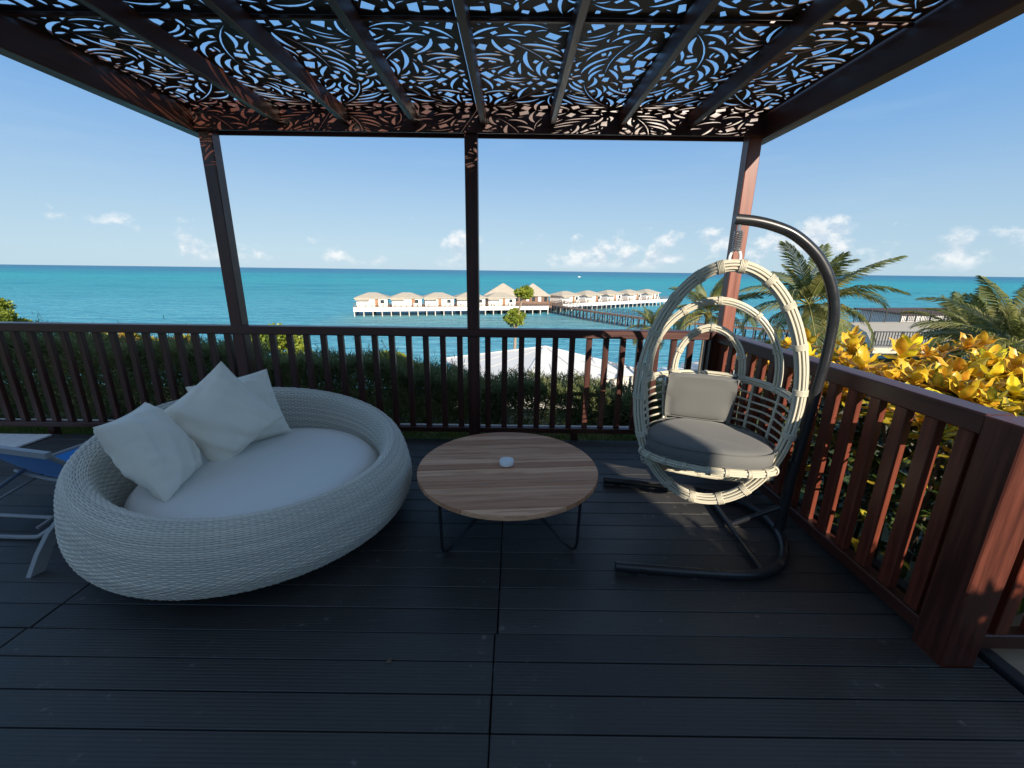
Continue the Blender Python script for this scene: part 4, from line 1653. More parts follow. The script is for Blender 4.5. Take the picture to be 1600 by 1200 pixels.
def croton_mat(name, centre, edge, vein, rough=0.35):
    m = Mat(name, rough, 0.5)
    uv = m.n.new('ShaderNodeUVMap')
    s = m.n.new('ShaderNodeSeparateXYZ')
    m.l.new(uv.outputs[0], s.inputs[0])
    rn = m.random()
    ax = m.math('ABSOLUTE', s.outputs[0])
    nz = m.noise(28, 3, 0.6)
    lat = m.math('ADD', ax, m.math('MULTIPLY', m.math('SUBTRACT', nz, .5), 1.1))
    c = m.mix(m.rng(lat, .35, .95), centre, edge)
    c = m.mix(m.math('MULTIPLY', m.rng(ax, .16, .04), .7), c, vein)
    hs = m.n.new('ShaderNodeHueSaturation')
    m.l.new(c, hs.inputs['Color'])
    m.l.new(m.math('ADD', m.math('MULTIPLY', rn, .045), .477), hs.inputs['Hue'])
    m.l.new(m.math('ADD', m.math('MULTIPLY', rn, .35), .8), hs.inputs['Value'])
    c = hs.outputs[0]
    m.color(c)
    t = m.n.new('ShaderNodeBsdfTranslucent')
    m.l.new(c, t.inputs['Color'])
    mx = m.n.new('ShaderNodeMixShader')
    mx.inputs[0].default_value = .3
    m.l.new(m.b.outputs[0], mx.inputs[1])
    m.l.new(t.outputs[0], mx.inputs[2])
    m.l.new(mx.outputs[0], m.n['Material Output'].inputs[0])
    return m.m


CM = [croton_mat('croton_yellow', (0.88, 0.60, 0.022), (0.86, 0.66, 0.07), (0.90, 0.70, 0.12)),
      croton_mat('croton_orange', (0.86, 0.50, 0.025), (0.87, 0.64, 0.06), (0.82, 0.38, 0.05)),
      croton_mat('croton_lime', (0.62, 0.50, 0.04), (0.16, 0.20, 0.03), (0.75, 0.62, 0.10)),
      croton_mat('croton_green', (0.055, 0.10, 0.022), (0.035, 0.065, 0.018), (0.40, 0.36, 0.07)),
      croton_mat('croton_red', (0.36, 0.035, 0.03), (0.22, 0.03, 0.03), (0.5, 0.12, 0.04))]


def croton_leaf_geo(L, W, curl, fold=.35, ny=6):
    vs, uvs, fs = [], [], []
    prof = [.10, .55, .88, 1.0, .86, .52, .04]
    for i in range(ny + 1):
        s = i / ny
        bend = curl * s * s
        y = L * (s - .25 * bend * s)
        z = -L * .5 * bend * s + L * .06 * math.sin(s * 9)
        hw = W * prof[i]
        for k in (-1, 0, 1):
            vs.append((k * hw, y, z + abs(k) * hw * fold * (1 + .25 * math.sin(i * 2.3 + k))))
            uvs.append((k, s))
    for i in range(ny):
        for k in (0, 1):
            a = i * 3 + k
            fs.append((a, a + 1, a + 4, a + 3))
    return np.array(vs), np.array(uvs), np.array(fs)


leaf_meshes = {}
for mi in range(5):
    for vi, curl in enumerate((.15, .45, .85)):
        v, uv, f = croton_leaf_geo(1.0, .20 + .03 * vi, curl)
        o = np_mesh('leaf', v, f, CM[mi], None, True, uv)
        leaf_meshes[(mi, vi)] = o.data
        bpy.data.objects.remove(o)

crot = [  # label, list of rosette (x, y, z, size), palette
    ('yellow croton shrub with a red tip beside the hanging chair stand',
     [(2.08, 3.42, .90, .17), (2.24, 3.10, 1.00, .19), (2.46, 3.42, 1.06, .19), (2.05, 2.92, .93, .16), (2.62, 3.16, 1.08, .20)], (0, 0, 2, 1)),
    ('bright yellow croton shrub behind the middle of the side railing',
     [(2.12, 2.62, .93, .18), (2.36, 2.72, 1.03, .20), (2.70, 2.82, 1.08, .20), (2.98, 3.05, 1.09, .19), (2.44, 2.42, 1.00, .20)], (0, 0, 0, 1)),
    ('peach orange croton shrub just over the side rail with green edged leaves',
     [(2.08, 2.20, .93, .20), (2.22, 1.96, .90, .18), (2.70, 2.42, 1.03, .21), (3.10, 2.62, 1.09, .20), (2.42, 2.12, .98, .20)], (1, 0, 1, 2)),
    ('tall golden croton shrub furthest out in the bed',
     [(2.95, 2.36, 1.10, .22), (3.25, 2.30, 1.10, .21), (3.02, 2.08, 1.04, .21), (3.45, 2.62, 1.12, .20), (2.74, 2.06, 1.02, .21)], (0, 1, 0, 0)),
    ('croton shrub with dark green lower leaves nearest the corner post',
     [(2.40, 1.78, .86, .20), (2.66, 1.74, .92, .20), (2.96, 1.76, .98, .21), (2.15, 1.66, .72, .19), (3.2, 1.95, 1.0, .2)], (2, 2, 0, 2)),
]
random.seed(77)
for (lab, ros, pal) in crot:
    bx_ = sum(r[0] for r in ros) / len(ros)
    by_ = sum(r[1] for r in ros) / len(ros)
    cp_ = empty('croton_shrub', (bx_, by_, -.35), lab, 'shrub', 'croton shrubs in the bed')
    stems = MB()
    for ri, (x, y, z, sz) in enumerate(ros):
        b0 = Vector((bx_ + (x - bx_) * .45, by_ + (y - by_) * .45, -.36))
        tip = Vector((x, y, z - sz * .55))
        stems.tube([b0, b0.lerp(tip, .55) + V(random.uniform(-.04, .04), random.uniform(-.04, .04), .02), tip], [.014, .011, .007], 6)
        for k in range(12):
            f_ = k / 11
            az = k * 2.399 + ri
            tilt = R(22 + 66 * f_ ** .8 + random.uniform(-8, 8))
            mi = random.choice(pal) if f_ < .75 else random.choice(pal + (2, 3))
            if 'red tip' in lab and ri in (0, 3) and k % 3 != 0:
                mi = 4
            vi = 0 if f_ < .3 else 1 if f_ < .7 else 2
            L = .80 * sz * (0.72 + .45 * math.sin(math.pi * min(1, .25 + f_ * .7))) * random.uniform(.88, 1.12)
            base = tip + V(0, 0, sz * (.12 - .30 * f_))
            m4 = (Matrix.Translation(base - Vector((bx_, by_, -.35))) @ Matrix.Rotation(az, 4, 'Z') @ Matrix.Rotation(math.pi / 2 - tilt, 4, 'X')
                  @ Matrix.Rotation(random.uniform(-.25, .25), 4, 'Y') @ Matrix.Diagonal((L, L, L, 1)))
            inst('leaf', leaf_meshes[(mi, vi)], cp_, m4)
    stems.build('stems', M['twig'], cp_, True)
    # the lower leaves nobody can tell apart
    av, au, af, ai = [], [], [], []
    n0 = 0
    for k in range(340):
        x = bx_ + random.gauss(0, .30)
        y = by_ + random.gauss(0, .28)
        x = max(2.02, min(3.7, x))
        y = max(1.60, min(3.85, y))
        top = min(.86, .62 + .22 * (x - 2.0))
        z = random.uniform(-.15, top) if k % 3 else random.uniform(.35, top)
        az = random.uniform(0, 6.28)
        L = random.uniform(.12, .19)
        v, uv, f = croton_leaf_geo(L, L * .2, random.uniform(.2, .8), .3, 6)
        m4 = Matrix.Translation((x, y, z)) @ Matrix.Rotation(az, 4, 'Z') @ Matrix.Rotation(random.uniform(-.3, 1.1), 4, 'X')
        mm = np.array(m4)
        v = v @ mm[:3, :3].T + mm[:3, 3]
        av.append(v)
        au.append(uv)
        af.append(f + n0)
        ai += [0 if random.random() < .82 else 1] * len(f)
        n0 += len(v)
    for k in range(34):
        x = max(2.04, min(3.75, bx_ + random.gauss(0, .36)))
        y = max(1.62, min(3.9, by_ + random.gauss(0, .30)))
        z = min(1.03, .80 + .22 * (x - 2.0)) + random.uniform(-.06, .04)
        sz = random.uniform(.085, .135)
        for q_ in range(13):
            f_ = q_ / 12
            v, uv, f = croton_leaf_geo(sz * random.uniform(.85, 1.15), sz * .21, .15 + .7 * f_, .35, 6)
            m4 = (Matrix.Translation((x, y, z - sz * .2 * f_)) @ Matrix.Rotation(q_ * 2.399 + k, 4, 'Z') @ Matrix.Rotation(math.pi / 2 - R(20 + 68 * f_ ** .8), 4, 'X'))
            mm = np.array(m4)
            av.append(v @ mm[:3, :3].T + mm[:3, 3])
            au.append(uv)
            af.append(f + n0)
            mi = random.choice(pal) if f_ < .7 else random.choice((2, 3, pal[0]))
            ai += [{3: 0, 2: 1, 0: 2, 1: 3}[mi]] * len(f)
            n0 += len(v)
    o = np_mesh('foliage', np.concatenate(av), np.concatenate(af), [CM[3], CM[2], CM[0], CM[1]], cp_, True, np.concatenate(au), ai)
    o['kind'] = 'stuff'

# ------------------------------------------------------------------ palms


def frond_mesh(L, droop, seed, mat, nl=44, leaf=.42, twist=0.0):
    """one pinnate frond leaving the origin along +X, rising then drooping"""
    rng = random.Random(seed)
    P, a = [], 0.0
    p = Vector((0, 0, 0))
    n = 18
    for i in range(n + 1):
        P.append(p.copy())
        s = i / n
        a = -droop * s ** 1.5
        p = p + Vector((math.cos(a), twist * s * .4, math.sin(a))) * (L / n)
    mb = MB()
    mb.tube(P, [.016 * L / 2 * (1 - .9 * i / n) + .003 for i in range(n + 1)], 5, False, 1)
    for k in range(nl):
        s = .14 + .86 * k / (nl - 1)
        i = min(n - 1, int(s * n))
        q = P[i].lerp(P[i + 1], s * n - i)
        t = (P[i + 1] - P[i]).normalized()
        ll = leaf * L / 2.4 * (math.sin(math.pi * (.10 + .82 * s)) ** .6) * rng.uniform(.85, 1.12)
        for sd in (-1, 1):
            side = Vector((0, sd, 0))
            d1 = (t * (.55 + .5 * s) + side * (1 - .35 * s) + Vector((0, 0, .12 - .15 * s)) + Vector((rng.uniform(-.08, .08), 0, rng.uniform(-.08, .08)))).normalized()
            d2 = (d1 + Vector((0, 0, -.75 - rng.uniform(0, .6)))).normalized()
            w_ = t * (.021 * L / 2.0)
            m1 = q + d1 * ll * .55
            e = m1 + d2 * ll * .5
            mb.add([q - w_ * .5, q + w_ * .5, m1 + w_, m1 - w_, e], [(0, 1, 2, 3), (3, 2, 4)], 0)
    return mb.mesh('frond', [mat, M['palm_rib']])


FR = {}
for k in range(5):
    FR[('g', k)] = frond_mesh(2.4, (.55, .95, 1.35, 1.7, 2.1)[k], 10 + k, M['palm_leaf'], 58, .62, (-.2, .15, .3, -.3, .1)[k])
    FR[('o', k)] = frond_mesh(2.4, (.55, .95, 1.35, 1.7, 2.1)[k], 30 + k, M['palm_old'], 50, .55, (.2, -.15, .3, -.3, .1)[k])


def palm(label, crown, ground_zz, scale, seed, nf=20, old=2, lean=(0.0, 0.0), group='coconut palms below the deck', wind=0.0):
    rng = random.Random(seed)
    base = (crown[0] + lean[0], crown[1] + lean[1], ground_zz)
    t = empty('palm_tree', base, label, 'palm', group)
    c, b = Vector(crown), Vector(base)
    P = []
    for i in range(15):
        k = i / 14
        P.append(b.lerp(c, k) + Vector((lean[0] * .2 * math.sin(k * 3.14), 0, 0)))
    MB().tube(P, [(.13 - .05 * i / 14 + (.05 if i == 0 else 0) + (.006 if i % 2 else 0)) * min(1.2, scale + .15) for i in range(15)], 10).build('trunk', M['bark'], t, True)
    mb = MB()
    for k in range(9):
        a = k * 2.4
        p = c + Vector((math.cos(a) * .09, math.sin(a) * .09, -.10 + .02 * (k % 3))) * scale
        mb.lathe([(.01, -.07), (.05, -.05), (.07, 0), (.055, .05), (.01, .075)], 8, p * 1.0)
    mb.build('boss', M['palm_old'], t, True)
    for k in range(nf):
        f_ = k / (nf - 1)
        az = k * 2.399 + rng.uniform(-.2, .2)
        el = R(78 - 100 * f_ + rng.uniform(-8, 8))
        kind = ('o', min(4, 2 + k % 3)) if k >= nf - old else ('g', min(4, int(f_ * 4.6)))
        s = scale * rng.uniform(.85, 1.1) * (.75 if f_ < .12 else 1)
        m4 = (Matrix.Translation(c - b) @ Matrix.Rotation(az, 4, 'Z') @ Matrix.Rotation(-el, 4, 'Y')
              @ Matrix.Rotation(rng.uniform(-.4, .4), 4, 'X') @ Matrix.Diagonal((s, s, s, 1)))
        inst('frond', FR[kind], t, m4)
    return t


palm('coconut palm with full crown behind the hanging chair pole', (8.45, 12.0, .72), -4.2, .86, 3, 24, 3, (-.1, .2))
palm('smaller palm with orange flower stalks seen inside the chair hoop', (6.55, 14.0, .25), -4.6, .72, 8, 18, 5)
palm('distant palm beside the footbridge, left of the chair hoop', (8.5, 25.0, -1.7), -6.0, .85, 12, 18, 2)
palm('palm with upright young fronds over the far terrace', (16.1, 15.0, -.35), -4.6, .72, 17, 18, 4)
palm('big palm at the right picture edge with dark fronds drooping over the terrace', (12.7, 10.4, -.15), -3.9, .92, 23, 24, 3)
palm('bushy palm between the terrace chairs and the big right palm', (14.4, 12.6, -.35), -4.3, .80, 57, 20, 4)
palm('low palm behind the front railing corner', (6.2, 10.5, -.9), -4.0, .55, 29, 14, 6)
palm('leaning palm below the right edge of the croton bed', (10.9, 8.2, -.25), -2.6, .62, 41, 14, 3)
# flower stalks of the second palm
# ------------------------------------------------------------------ trees and bushes below the deck
tree('broadleaf_tree', 'lime green round bush beyond the hedge right of the left post', 'tree', (-7.0, 12.0, -4.2), -.12, 1.0, 1.0, M['bush_lime'], 3, 30, 420, .10, .03)
tree('broadleaf_tree', 'low flat lime bush beyond the hedge left of the middle post', 'tree', (-4.15, 14.0, -4.8), -1.25, 1.05, .60, M['bush_lime'], 4, 26, 420, .10, .035)
tree('broadleaf_tree', 'round green treetop over the railing at the left picture edge', 'tree', (-17.6, 14.0, -4.8), .38, .85, .75, M['bush_lime'], 5, 26, 300, .10, .03)
tree('flowering_bush', 'yellow leaved bush beyond the hedge at far left', 'bush', (-10.7, 10.0, -4.0), .02, .62, .5, M['yellow_leaf'], 6, 16, 260, .13, .03)
tree('flowering_bush', 'yellow bush with reddish leaves left of the daybed pillows', 'bush', (-9.2, 10.0, -4.0), -.02, .5, .45, M['yellow_leaf'], 7, 14, 240, .13, .03)
tree('flowering_bush', 'small red tinged bush beyond hedge, left of left post', 'bush', (-8.0, 10.0, -4.0), -.05, .35, .4, M['yellow_leaf'], 9, 10, 200, .12, .03)
tree('broadleaf_tree', 'small green bush directly behind the left pergola post', 'tree', (-6.6, 10.0, -4.0), -.22, .42, .42, M['bush_lime'], 10, 12, 260, .1, .03)
ta = empty('almond_tree', (.06, 22, -5.7), 'thin tree with two separate leafy tufts in front of the pier', 'tree')
cl = [(.60 + random.gauss(0, .17), 22 + random.gauss(0, .17), .46 + random.gauss(0, .08), .13) for _ in range(16)]
v, q = leaf_cloud(50, cl, 70, .20, .065, .5)
np_mesh('crown', v, q, M['bush_lime'], ta)['kind'] = 'stuff'
cl = [(.03 + random.gauss(0, .20), 22 + random.gauss(0, .2), -.87 + random.gauss(0, .13), .15) for _ in range(18)]
v, q = leaf_cloud(51, cl, 70, .20, .065, .5)
np_mesh('crown', v, q, M['bush_lime'], ta)['kind'] = 'stuff'
mb = MB().tube([(.06, 22, -5.7), (.10, 22, -3.4), (.16, 22, -1.5), (.36, 22, -.3), (.58, 22, .35)], [.10, .09, .075, .055, .03], 8)
mb.tube([(.14, 22, -1.6), (.06, 22, -1.2), (.03, 22, -.85)], [.05, .04, .02], 6)
mb.build('trunk', M['bark'], ta, True)

# ------------------------------------------------------------------ white roofed pavilion on the slope
pv = empty('pavilion', (1.4, 19.2, -5.6), 'pavilion with a big white low hipped roof below the deck', 'pavilion')
A, B_ = Vector((6.1, 17.9, -2.75)), Vector((-3.55, 20.2, -2.75))
ctr = (A + B_) / 2
ax_ = (A - B_) / 2
pn = Vector((ax_.y, -ax_.x, 0))
Cc, Dd = ctr + pn * .92, ctr - pn * .92
peak = Vector((ctr.x + .25, ctr.y, -1.86))
for i, (p, q_) in enumerate(((A, Cc), (Cc, B_), (B_, Dd), (Dd, A))):
    nrm_ = (q_ - p).cross(peak - p).normalized()
    if nrm_.z < 0:
        nrm_ = -nrm_
    th_ = nrm_ * .05
    MB().add([p, q_, peak, p - th_, q_ - th_, peak - th_], [(0, 1, 2), (5, 4, 3), (0, 3, 4, 1)]).build('roof_slope', M['roof_white'], pv)
for p in (A, B_, Cc, Dd):
    MB().beam(p + V(0, 0, .03), peak + V(0, 0, .03), .14, .05).build('hip_cap', M['roof_white'], pv)
MB().prism([(p.x * .9 + ctr.x * .1, p.y * .9 + ctr.y * .1) for p in (A, Dd, B_, Cc)], -6.0, -2.83).build('wall', M['plaster'], pv)
# roof seams
for (p, q_) in ((A, Cc), (Cc, B_), (Dd, A)):
    for f_ in (.25, .5, .75):
        e_ = p.lerp(q_, f_)
        MB().beam(e_ + V(0, 0, .012), e_.lerp(peak, .5 if f_ != .5 else 1.0) + V(0, 0, .012), .05, .03).build('seam', M['roof_seam'], pv)

# ------------------------------------------------------------------ pier with overwater villas
DKZ = -6.35


def pier_arm(label, a, b, width, name='pier'):
    a, b = Vector(a), Vector(b)
    d = (b - a).normalized()
    nb_ = Vector((-d.y, d.x, 0))
    t = empty(name, (a.x, a.y, SEA_Z), label, 'pier')
    m4 = [a - nb_ * 0, b - nb_ * 0, b + nb_ * width, a + nb_ * width]
    MB().prism([(p.x, p.y) for p in m4], DKZ - .12, DKZ).build('deck', M['boardwalk'], t)
    MB().beam(a - nb_ * .08 + V(0, 0, DKZ - .42), b - nb_ * .08 + V(0, 0, DKZ - .42), .15, .84).build('fascia', M['white_paint'], t)
    MB().beam(a - d * .08 + V(0, 0, DKZ - .42), a - d * .08 + nb_ * width + V(0, 0, DKZ - .42), .15, .84).build('fascia', M['white_paint'], t)
    L = (b - a).length
    n_ = int(L / 1.85)
    pm = MB().lathe([(.13, SEA_Z - 2.2 - DKZ), (.12, -.1)], 8).mesh('pile', M['pile_pale'])
    pk = MB().lathe([(.12, SEA_Z - 2.2 - DKZ), (.11, -.1)], 8).mesh('pile', M['pile_dark'])
    for i in range(n_ + 1):
        for j, w_ in enumerate((.15, width * .33, width * .66, width - .2)):
            if j and i % 2:
                continue
            p = a + d * (L * i / n_) + nb_ * w_
            inst('pile', pm if j == 0 else pk, t).location = (p.x - a.x, p.y - a.y, DKZ - SEA_Z)
    mb = MB()
    for i in range(int(L / 1.2) + 1):
        p = a + d * min(L, 1.2 * i) + nb_ * .06
        mb.beam(p + V(0, 0, DKZ), p + V(0, 0, DKZ + .85), .07, .07, (1, 0, 0))
    mb.beam(a + nb_ * .06 + V(0, 0, DKZ + .85), b + nb_ * .06 + V(0, 0, DKZ + .85), .07, .07)
    mb.beam(a + nb_ * .06 + V(0, 0, DKZ + .45), b + nb_ * .06 + V(0, 0, DKZ + .45), .05, .05)
    mb.build('railing', M['boardwalk'], t)
    return d, nb_


def house(label, centre, dirx, W=6.4, D=5.2, wh=1.95, rise=0.95, group='overwater villas on the pier', big=False):
    t = empty('overwater_villa', (centre[0], centre[1], DKZ), label, 'villa', group)
    x_, y_ = Vector(dirx), Vector((-dirx[1], dirx[0], 0))
    c = Vector((centre[0], centre[1], DKZ))
    dd_ = random.uniform(-.5, .9)

    def q(u, w_, z):
        return c + x_ * u + y_ * w_ + ez * z

    def block(u0, u1, w0, w1, z0, z1):
        vs = [q(u, w_, z) for z in (z0, z1) for w_ in (w0, w1) for u in (u0, u1)]
        return MB().add(vs, [(0, 2, 3, 1), (4, 5, 7, 6), (0, 1, 5, 4), (2, 6, 7, 3), (0, 4, 6, 2), (1, 3, 7, 5)])

    wall_m = M['white_paint'] if not big else M['boardwalk']
    hw, hd_ = W / 2, D / 2
    block(-hw, hw, -hd_, hd_, 0.01, wh).build('wall', wall_m, t)
    ov = .45
    rl = max(.05, (W - D) / 2 + .35) if not big else .15
    e = [q(-hw - ov, -hd_ - ov, wh - .06), q(hw + ov, -hd_ - ov, wh - .06), q(hw + ov, hd_ + ov, wh - .06), q(-hw - ov, hd_ + ov, wh - .06)]
    r0_, r1_ = q(-rl, 0, wh + rise), q(rl, 0, wh + rise)
    lower = [p - ez * .16 for p in e]
    MB().add(e + [r0_, r1_] + lower, [(0, 1, 5, 4), (1, 2, 5), (2, 3, 4, 5), (3, 0, 4), (0, 6, 7, 1), (1, 7, 8, 2), (2, 8, 9, 3), (3, 9, 6, 0), (9, 8, 7, 6)]).build('roof', M['thatch'], t)
    if not big:
        # porch with lower eave on the left of the front
        pe = [q(-hw - .2, -hd_ - .9, wh - .42), q(-.6, -hd_ - .9, wh - .42), q(-.6, -hd_ + .2, wh - .02), q(-hw - .2, -hd_ + .2, wh - .02)]
        MB().add(pe + [p - ez * .12 for p in pe], [(0, 1, 2, 3), (7, 6, 5, 4), (0, 4, 5, 1), (1, 5, 6, 2), (3, 7, 4, 0)]).build('porch_roof', M['thatch'], t)
        block(.15 + dd_, .85 + dd_, -hd_ - .06, -hd_ - .005, 0.02, 1.6).build('door', M['door_wood'], t)
        block(1.7, 2.5, -hd_ - .04, -hd_ - .005, .75, 1.45).build('window', M['window_dark'], t)
        block(-2.6, -1.0, -hd_ - .04, -hd_ - .005, .1, 1.45).build('window', M['white_paint'], t)
        for k, u in enumerate((-2.4, -1.6, 1.6, 2.4)):
            block(u - .22, u + .22, -hd_ - .75, -hd_ - .4, .02, .55 if k % 2 else .75).build('planter', M['white_paint'], t)
    else:
        for k in range(5):
            u = -hw + W * (k + .5) / 5
            block(u - .35, u + .35, -hd_ - .05, -hd_ - .005, .5, wh - .35).build('window', M['white_paint'] if k % 2 else M['window_dark'], t)
    return t


dA, nA = pier_arm('left arm of the white edged pier on pale piles', (-33.5, 88.0, 0), (8.3, 98.6, 0), 8.0)
la = (Vector((8.3, 98.6, 0)) - Vector((-33.5, 88.0, 0)))
LL = la.length
names = ['leftmost', 'second from left', 'third from left', 'fourth from left, partly behind the middle post,', 'fifth from left']
for k, f_ in enumerate((3.6, 10.9, 18.0, 25.2, 32.4)):
    p = Vector((-33.5, 88, 0)) + dA * f_ + nA * 4.4
    house(f'{names[k]} thatched white villa on the left pier arm' if k != 3 else 'fourth thatched white villa on the left pier arm, partly behind the middle post', p, dA)
dB, nB = pier_arm('right arm of the white edged pier receding behind the hanging chair', (12.2, 105.5, 0), (48.5, 131.5, 0), 7.5)
for k, (f_, nm) in enumerate(((4.6, 'nearest'), (13.0, 'second'), (21.5, 'middle'), (30.2, 'fourth'), (38.8, 'furthest'))):
    p = Vector((12.2, 105.5, 0)) + dB * f_ + nB * 4.0
    house(f'{nm} thatched white villa along the right pier arm', p, dB, 6.0, 4.8)
# platform with the two pyramid roofed halls
tp = empty('pier_platform', (3.5, 107, SEA_Z), 'broad timber pier platform carrying the two tall roofed halls', 'pier')
MB().prism([(-6.0, 100.5), (9.5, 101.0), (13.5, 107.0), (12, 116.5), (-7, 116.5)], DKZ - .6, DKZ - .02).build('deck', M['boardwalk'], tp)
pk = MB().lathe([(.15, SEA_Z - 2.2 - DKZ), (.14, -.5)], 8).mesh('pile', M['pile_dark'])
for x in np.arange(-6, 12, 2.4):
    for y in (101.5, 106, 111, 116):
        inst('pile', pk, tp).location = (x - 3.5, y - 107, DKZ - SEA_Z)
mb = MB()
for x0, y0, x1, y1 in ((8.6, 99.6, 13.2, 106.5), (8.4, 99.2, 3.0, 100.3)):
    a, b = Vector((x0, y0, DKZ + .9)), Vector((x1, y1, DKZ + .9))
    mb.beam(a, b, .09, .09)
    mb.beam(a - ez * .45, b - ez * .45, .06, .06)
    for i in range(9):
        p = a.lerp(b, i / 8)
        mb.beam(p, p - ez * .9, .08, .08, (1, 0, 0))
mb.build('railing', M['boardwalk'], tp)
house('tall pyramid thatched hall on the pier, left of the pair', (-2.6, 109.5, 0), (1, .02, 0), 8.6, 8.0, 2.0, 2.75, 'pyramid roofed halls on the pier', True)
house('tall pyramid thatched hall on the pier, right of the pair, beside leafy tree', (5.1, 109.8, 0), (1, .02, 0), 7.6, 7.6, 2.0, 2.75, 'pyramid roofed halls on the pier', True)
# footbridge to the shore
BP = [Vector(p) for p in ((10.2, 101.5, 0), (16.8, 86.0, 0), (23.2, 75.0, 0), (27.9, 69.4, 0), (40, 60, 0), (54, 52, 0))]
fb = empty('footbridge', (10.2, 101.5, SEA_Z), 'narrow dark timber footbridge running from the pier to the shore', 'footbridge')
fd = MB()
frl = MB()
pk = MB().lathe([(.11, SEA_Z - 2.2 - DKZ), (.10, -.05)], 7).mesh('pile', M['pile_dark'])
for a, b in zip(BP, BP[1:]):
    d = (b - a).normalized()
    nn = Vector((-d.y, d.x, 0))
    fd.prism([((a + nn).x, (a + nn).y), ((a - nn).x, (a - nn).y), ((b - nn).x, (b - nn).y), ((b + nn).x, (b + nn).y)], DKZ - .2, DKZ)
    L = (b - a).length
    for s in (-1, 1):
        for z in (.5, 1.0):
            frl.beam(a + nn * s + V(0, 0, DKZ + z), b + nn * s + V(0, 0, DKZ + z), .07, .07)
        n_ = max(2, int(L / 1.35))
        for i in range(n_):
            p = a + d * (L * i / n_) + nn * s
            frl.beam(p + V(0, 0, DKZ), p + V(0, 0, DKZ + 1.0), .08, .08, (1, 0, 0))
            inst('pile', pk, fb).location = (p.x - BP[0].x, p.y - BP[0].y, DKZ - SEA_Z)
            if i % 2 == 0 and i + 1 < n_:
                p2 = a + d * (L * (i + 1) / n_) + nn * s
                frl.beam(p + V(0, 0, SEA_Z), p2 + V(0, 0, DKZ - .2), .07, .07)
fd.build('deck', M['boardwalk'], fb)
frl.build('railing', M['pile_dark'], fb)

# far boat
bo = empty('boat', (120, 777, SEA_Z), 'tiny white boat far out near the horizon', 'boat')
MB().add([(118, 777, SEA_Z - .2), (122, 777, SEA_Z - .2), (123, 777, SEA_Z + .7), (117.5, 777, SEA_Z + .65), (118, 778.2, SEA_Z - .2), (122, 778.2, SEA_Z - .2), (123, 777.8, SEA_Z + .7), (117.5, 778.3, SEA_Z + .65)],
         [(0, 1, 2, 3), (7, 6, 5, 4), (3, 2, 6, 7), (0, 4, 5, 1), (1, 5, 6, 2), (0, 3, 7, 4)]).build('hull', M['white_paint'], bo)
MB().bev(118.8, 120.8, 777.2, 778.1, SEA_Z + .66, SEA_Z + 1.4, .05).build('cabin', M['white_paint'], bo)

# ------------------------------------------------------------------ far terrace on the right with railings and white chairs
TZ2 = -3.6
tr = MB().prism([(26.5, 30.0), (70, 31.0), (70, 52), (38, 47), (33.0, 38.5)], TZ2 - .4, TZ2).build('terrace', M['terrace'])
tag(tr, 'sandy paved terrace by the sea at far right', None, None, 'structure')
tw_ = empty('terrace_building', (45, 52, -6), 'low pale building with brown roof edge beyond the far terrace', 'building')
MB().prism([(46.5, 50.0), (60, 52.3), (60, 58.3), (46.5, 56)], -7, -2.95).build('wall', M['white_paint'], tw_)
MB().prism([(46.0, 49.4), (60.5, 51.8), (60.5, 59), (46.0, 56.6)], -2.945, -2.72).build('roof', M['brownroof'], tw_)


def metal_rail(label, a, b, h):
    a, b = Vector(a), Vector(b)
    t = empty('terrace_railing', a, label, 'railing', 'black railings on the terrace')
    L = (b - a).length
    d = (b - a).normalized()
    MB().beam(a + ez * h, b + ez * h, .07, .07).build('top_rail', M['dark_metal'], t)
    MB().beam(a + ez * .15, b + ez * .15, .05, .05).build('bottom_rail', M['dark_metal'], t)
    n_ = int(L / 2.0)
    pm = MB().bev(-.05, .05, -.05, .05, 0, h + .05, .01).mesh('post', M['dark_metal'])
    for i in range(n_ + 1):
        inst('post', pm, t).location = d * (L * i / n_)
    mb = MB()
    for i in range(int(L / .22)):
        p = a + d * (.22 * i)
        mb.beam(p + ez * .15, p + ez * h, .045, .045, (1, 0, 0))
    mb.build('bars', M['dark_metal'], t)['kind'] = 'stuff'


metal_rail('black metal railing on the near edge of the far terrace', (26.6, 30.3, TZ2), (62, 31.1, TZ2), 1.15)
metal_rail('black metal railing on the sea side of the far terrace', (38.2, 46.6, TZ2), (68, 51, TZ2), 1.5)


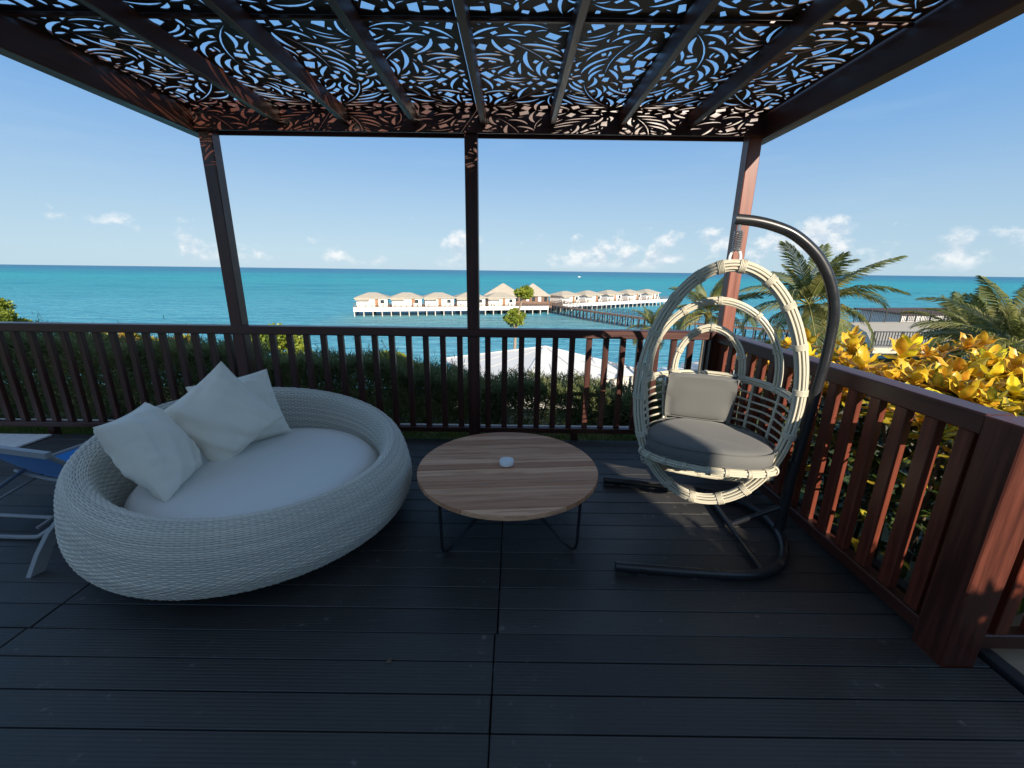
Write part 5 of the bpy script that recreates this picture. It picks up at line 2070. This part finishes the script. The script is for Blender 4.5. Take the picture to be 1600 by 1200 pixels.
def white_chair(label, x, y, rz, z=TZ2):
    t = empty('terrace_chair', (x, y, z), label, 'chair', 'white chairs on the far terrace')
    t.rotation_euler = (0, 0, rz)
    w0 = wloc(t)
    mk = lambda *a: MB().bev(*a, .02)
    for nm, a in (('seat', (-.28, .28, -.28, .28, .36, .46)), ('backrest', (-.28, .28, .22, .30, .47, .98)), ('arm', (-.34, -.285, -.26, .28, .30, .66)), ('arm', (.285, .34, -.26, .28, .30, .66))):
        inst(nm, mk(*a).mesh(nm, M['white_plastic']), t)
    for sx in (-.25, .25):
        for sy in (-.25, .25):
            inst('leg', mk(sx - .03, sx + .03, sy - .03, sy + .03, 0, .358).mesh('leg', M['white_plastic']), t)


for k, (x, y, rz, lab) in enumerate(((35.2, 34.2, .6, 'white terrace chair standing alone left of the others'), (37.9, 34.8, 2.2, 'white terrace chair turned sideways, second of the far group'),
                                     (39.6, 33.8, 3.3, 'white terrace chair with its back to the sea rail'), (40.9, 35.6, .2, 'white terrace chair behind the front group under palm fronds'),
                                     (42.4, 34.2, 1.2, 'white terrace chair near the palm frond tips'), (44.6, 35.0, 2.8, 'rightmost white terrace chair near the big palm'))):
    white_chair(lab, x, y, rz)
# pool glimpsed between the balusters
pl = MB().prism([(10.6, 26.2), (15.8, 26.2), (15.8, 30.5), (10.6, 30.5)], -5.9, -5.52).build('pool', M['pool'])
tag(pl, 'blue swimming pool glimpsed through the railing by the chair', None, None, 'structure')
MB_ = MB().prism([(9.6, 24.9), (17.0, 24.9), (17.0, 31.5), (9.6, 31.5)], -6.6, -5.6).build('pool_terrace', M['kerb'])
tag(MB_, 'pale paving round the swimming pool', None, None, 'structure')


def parasol(label, x, y, z, r, h):
    t = empty('parasol', (x, y, z), label, 'parasol', 'white parasols by the pool')
    MB().tube([(x, y, z), (x, y, z + h)], .03, 8).build('pole', M['alu'], t, True)
    vs = [(x, y, z + h)] + [(x + r * math.cos(k * math.pi / 4), y + r * math.sin(k * math.pi / 4), z + h - .5) for k in range(8)]
    vs += [(a, b, c - .03) for a, b, c in vs]
    fs = [(0, 1 + k, 1 + (k + 1) % 8) for k in range(8)] + [(9, 10 + (k + 1) % 8, 10 + k) for k in range(8)] + [(1 + k, 10 + k, 10 + (k + 1) % 8, 1 + (k + 1) % 8) for k in range(8)]
    MB().add(vs, fs).build('canopy', M['roof_white'], t)


parasol('white parasol by the pool seen between chair hoops', 11.6, 24.2, -5.6, 1.5, 2.2)
parasol('second white parasol right of the pool near the corner post', 14.6, 25.0, -5.6, 1.4, 2.4)
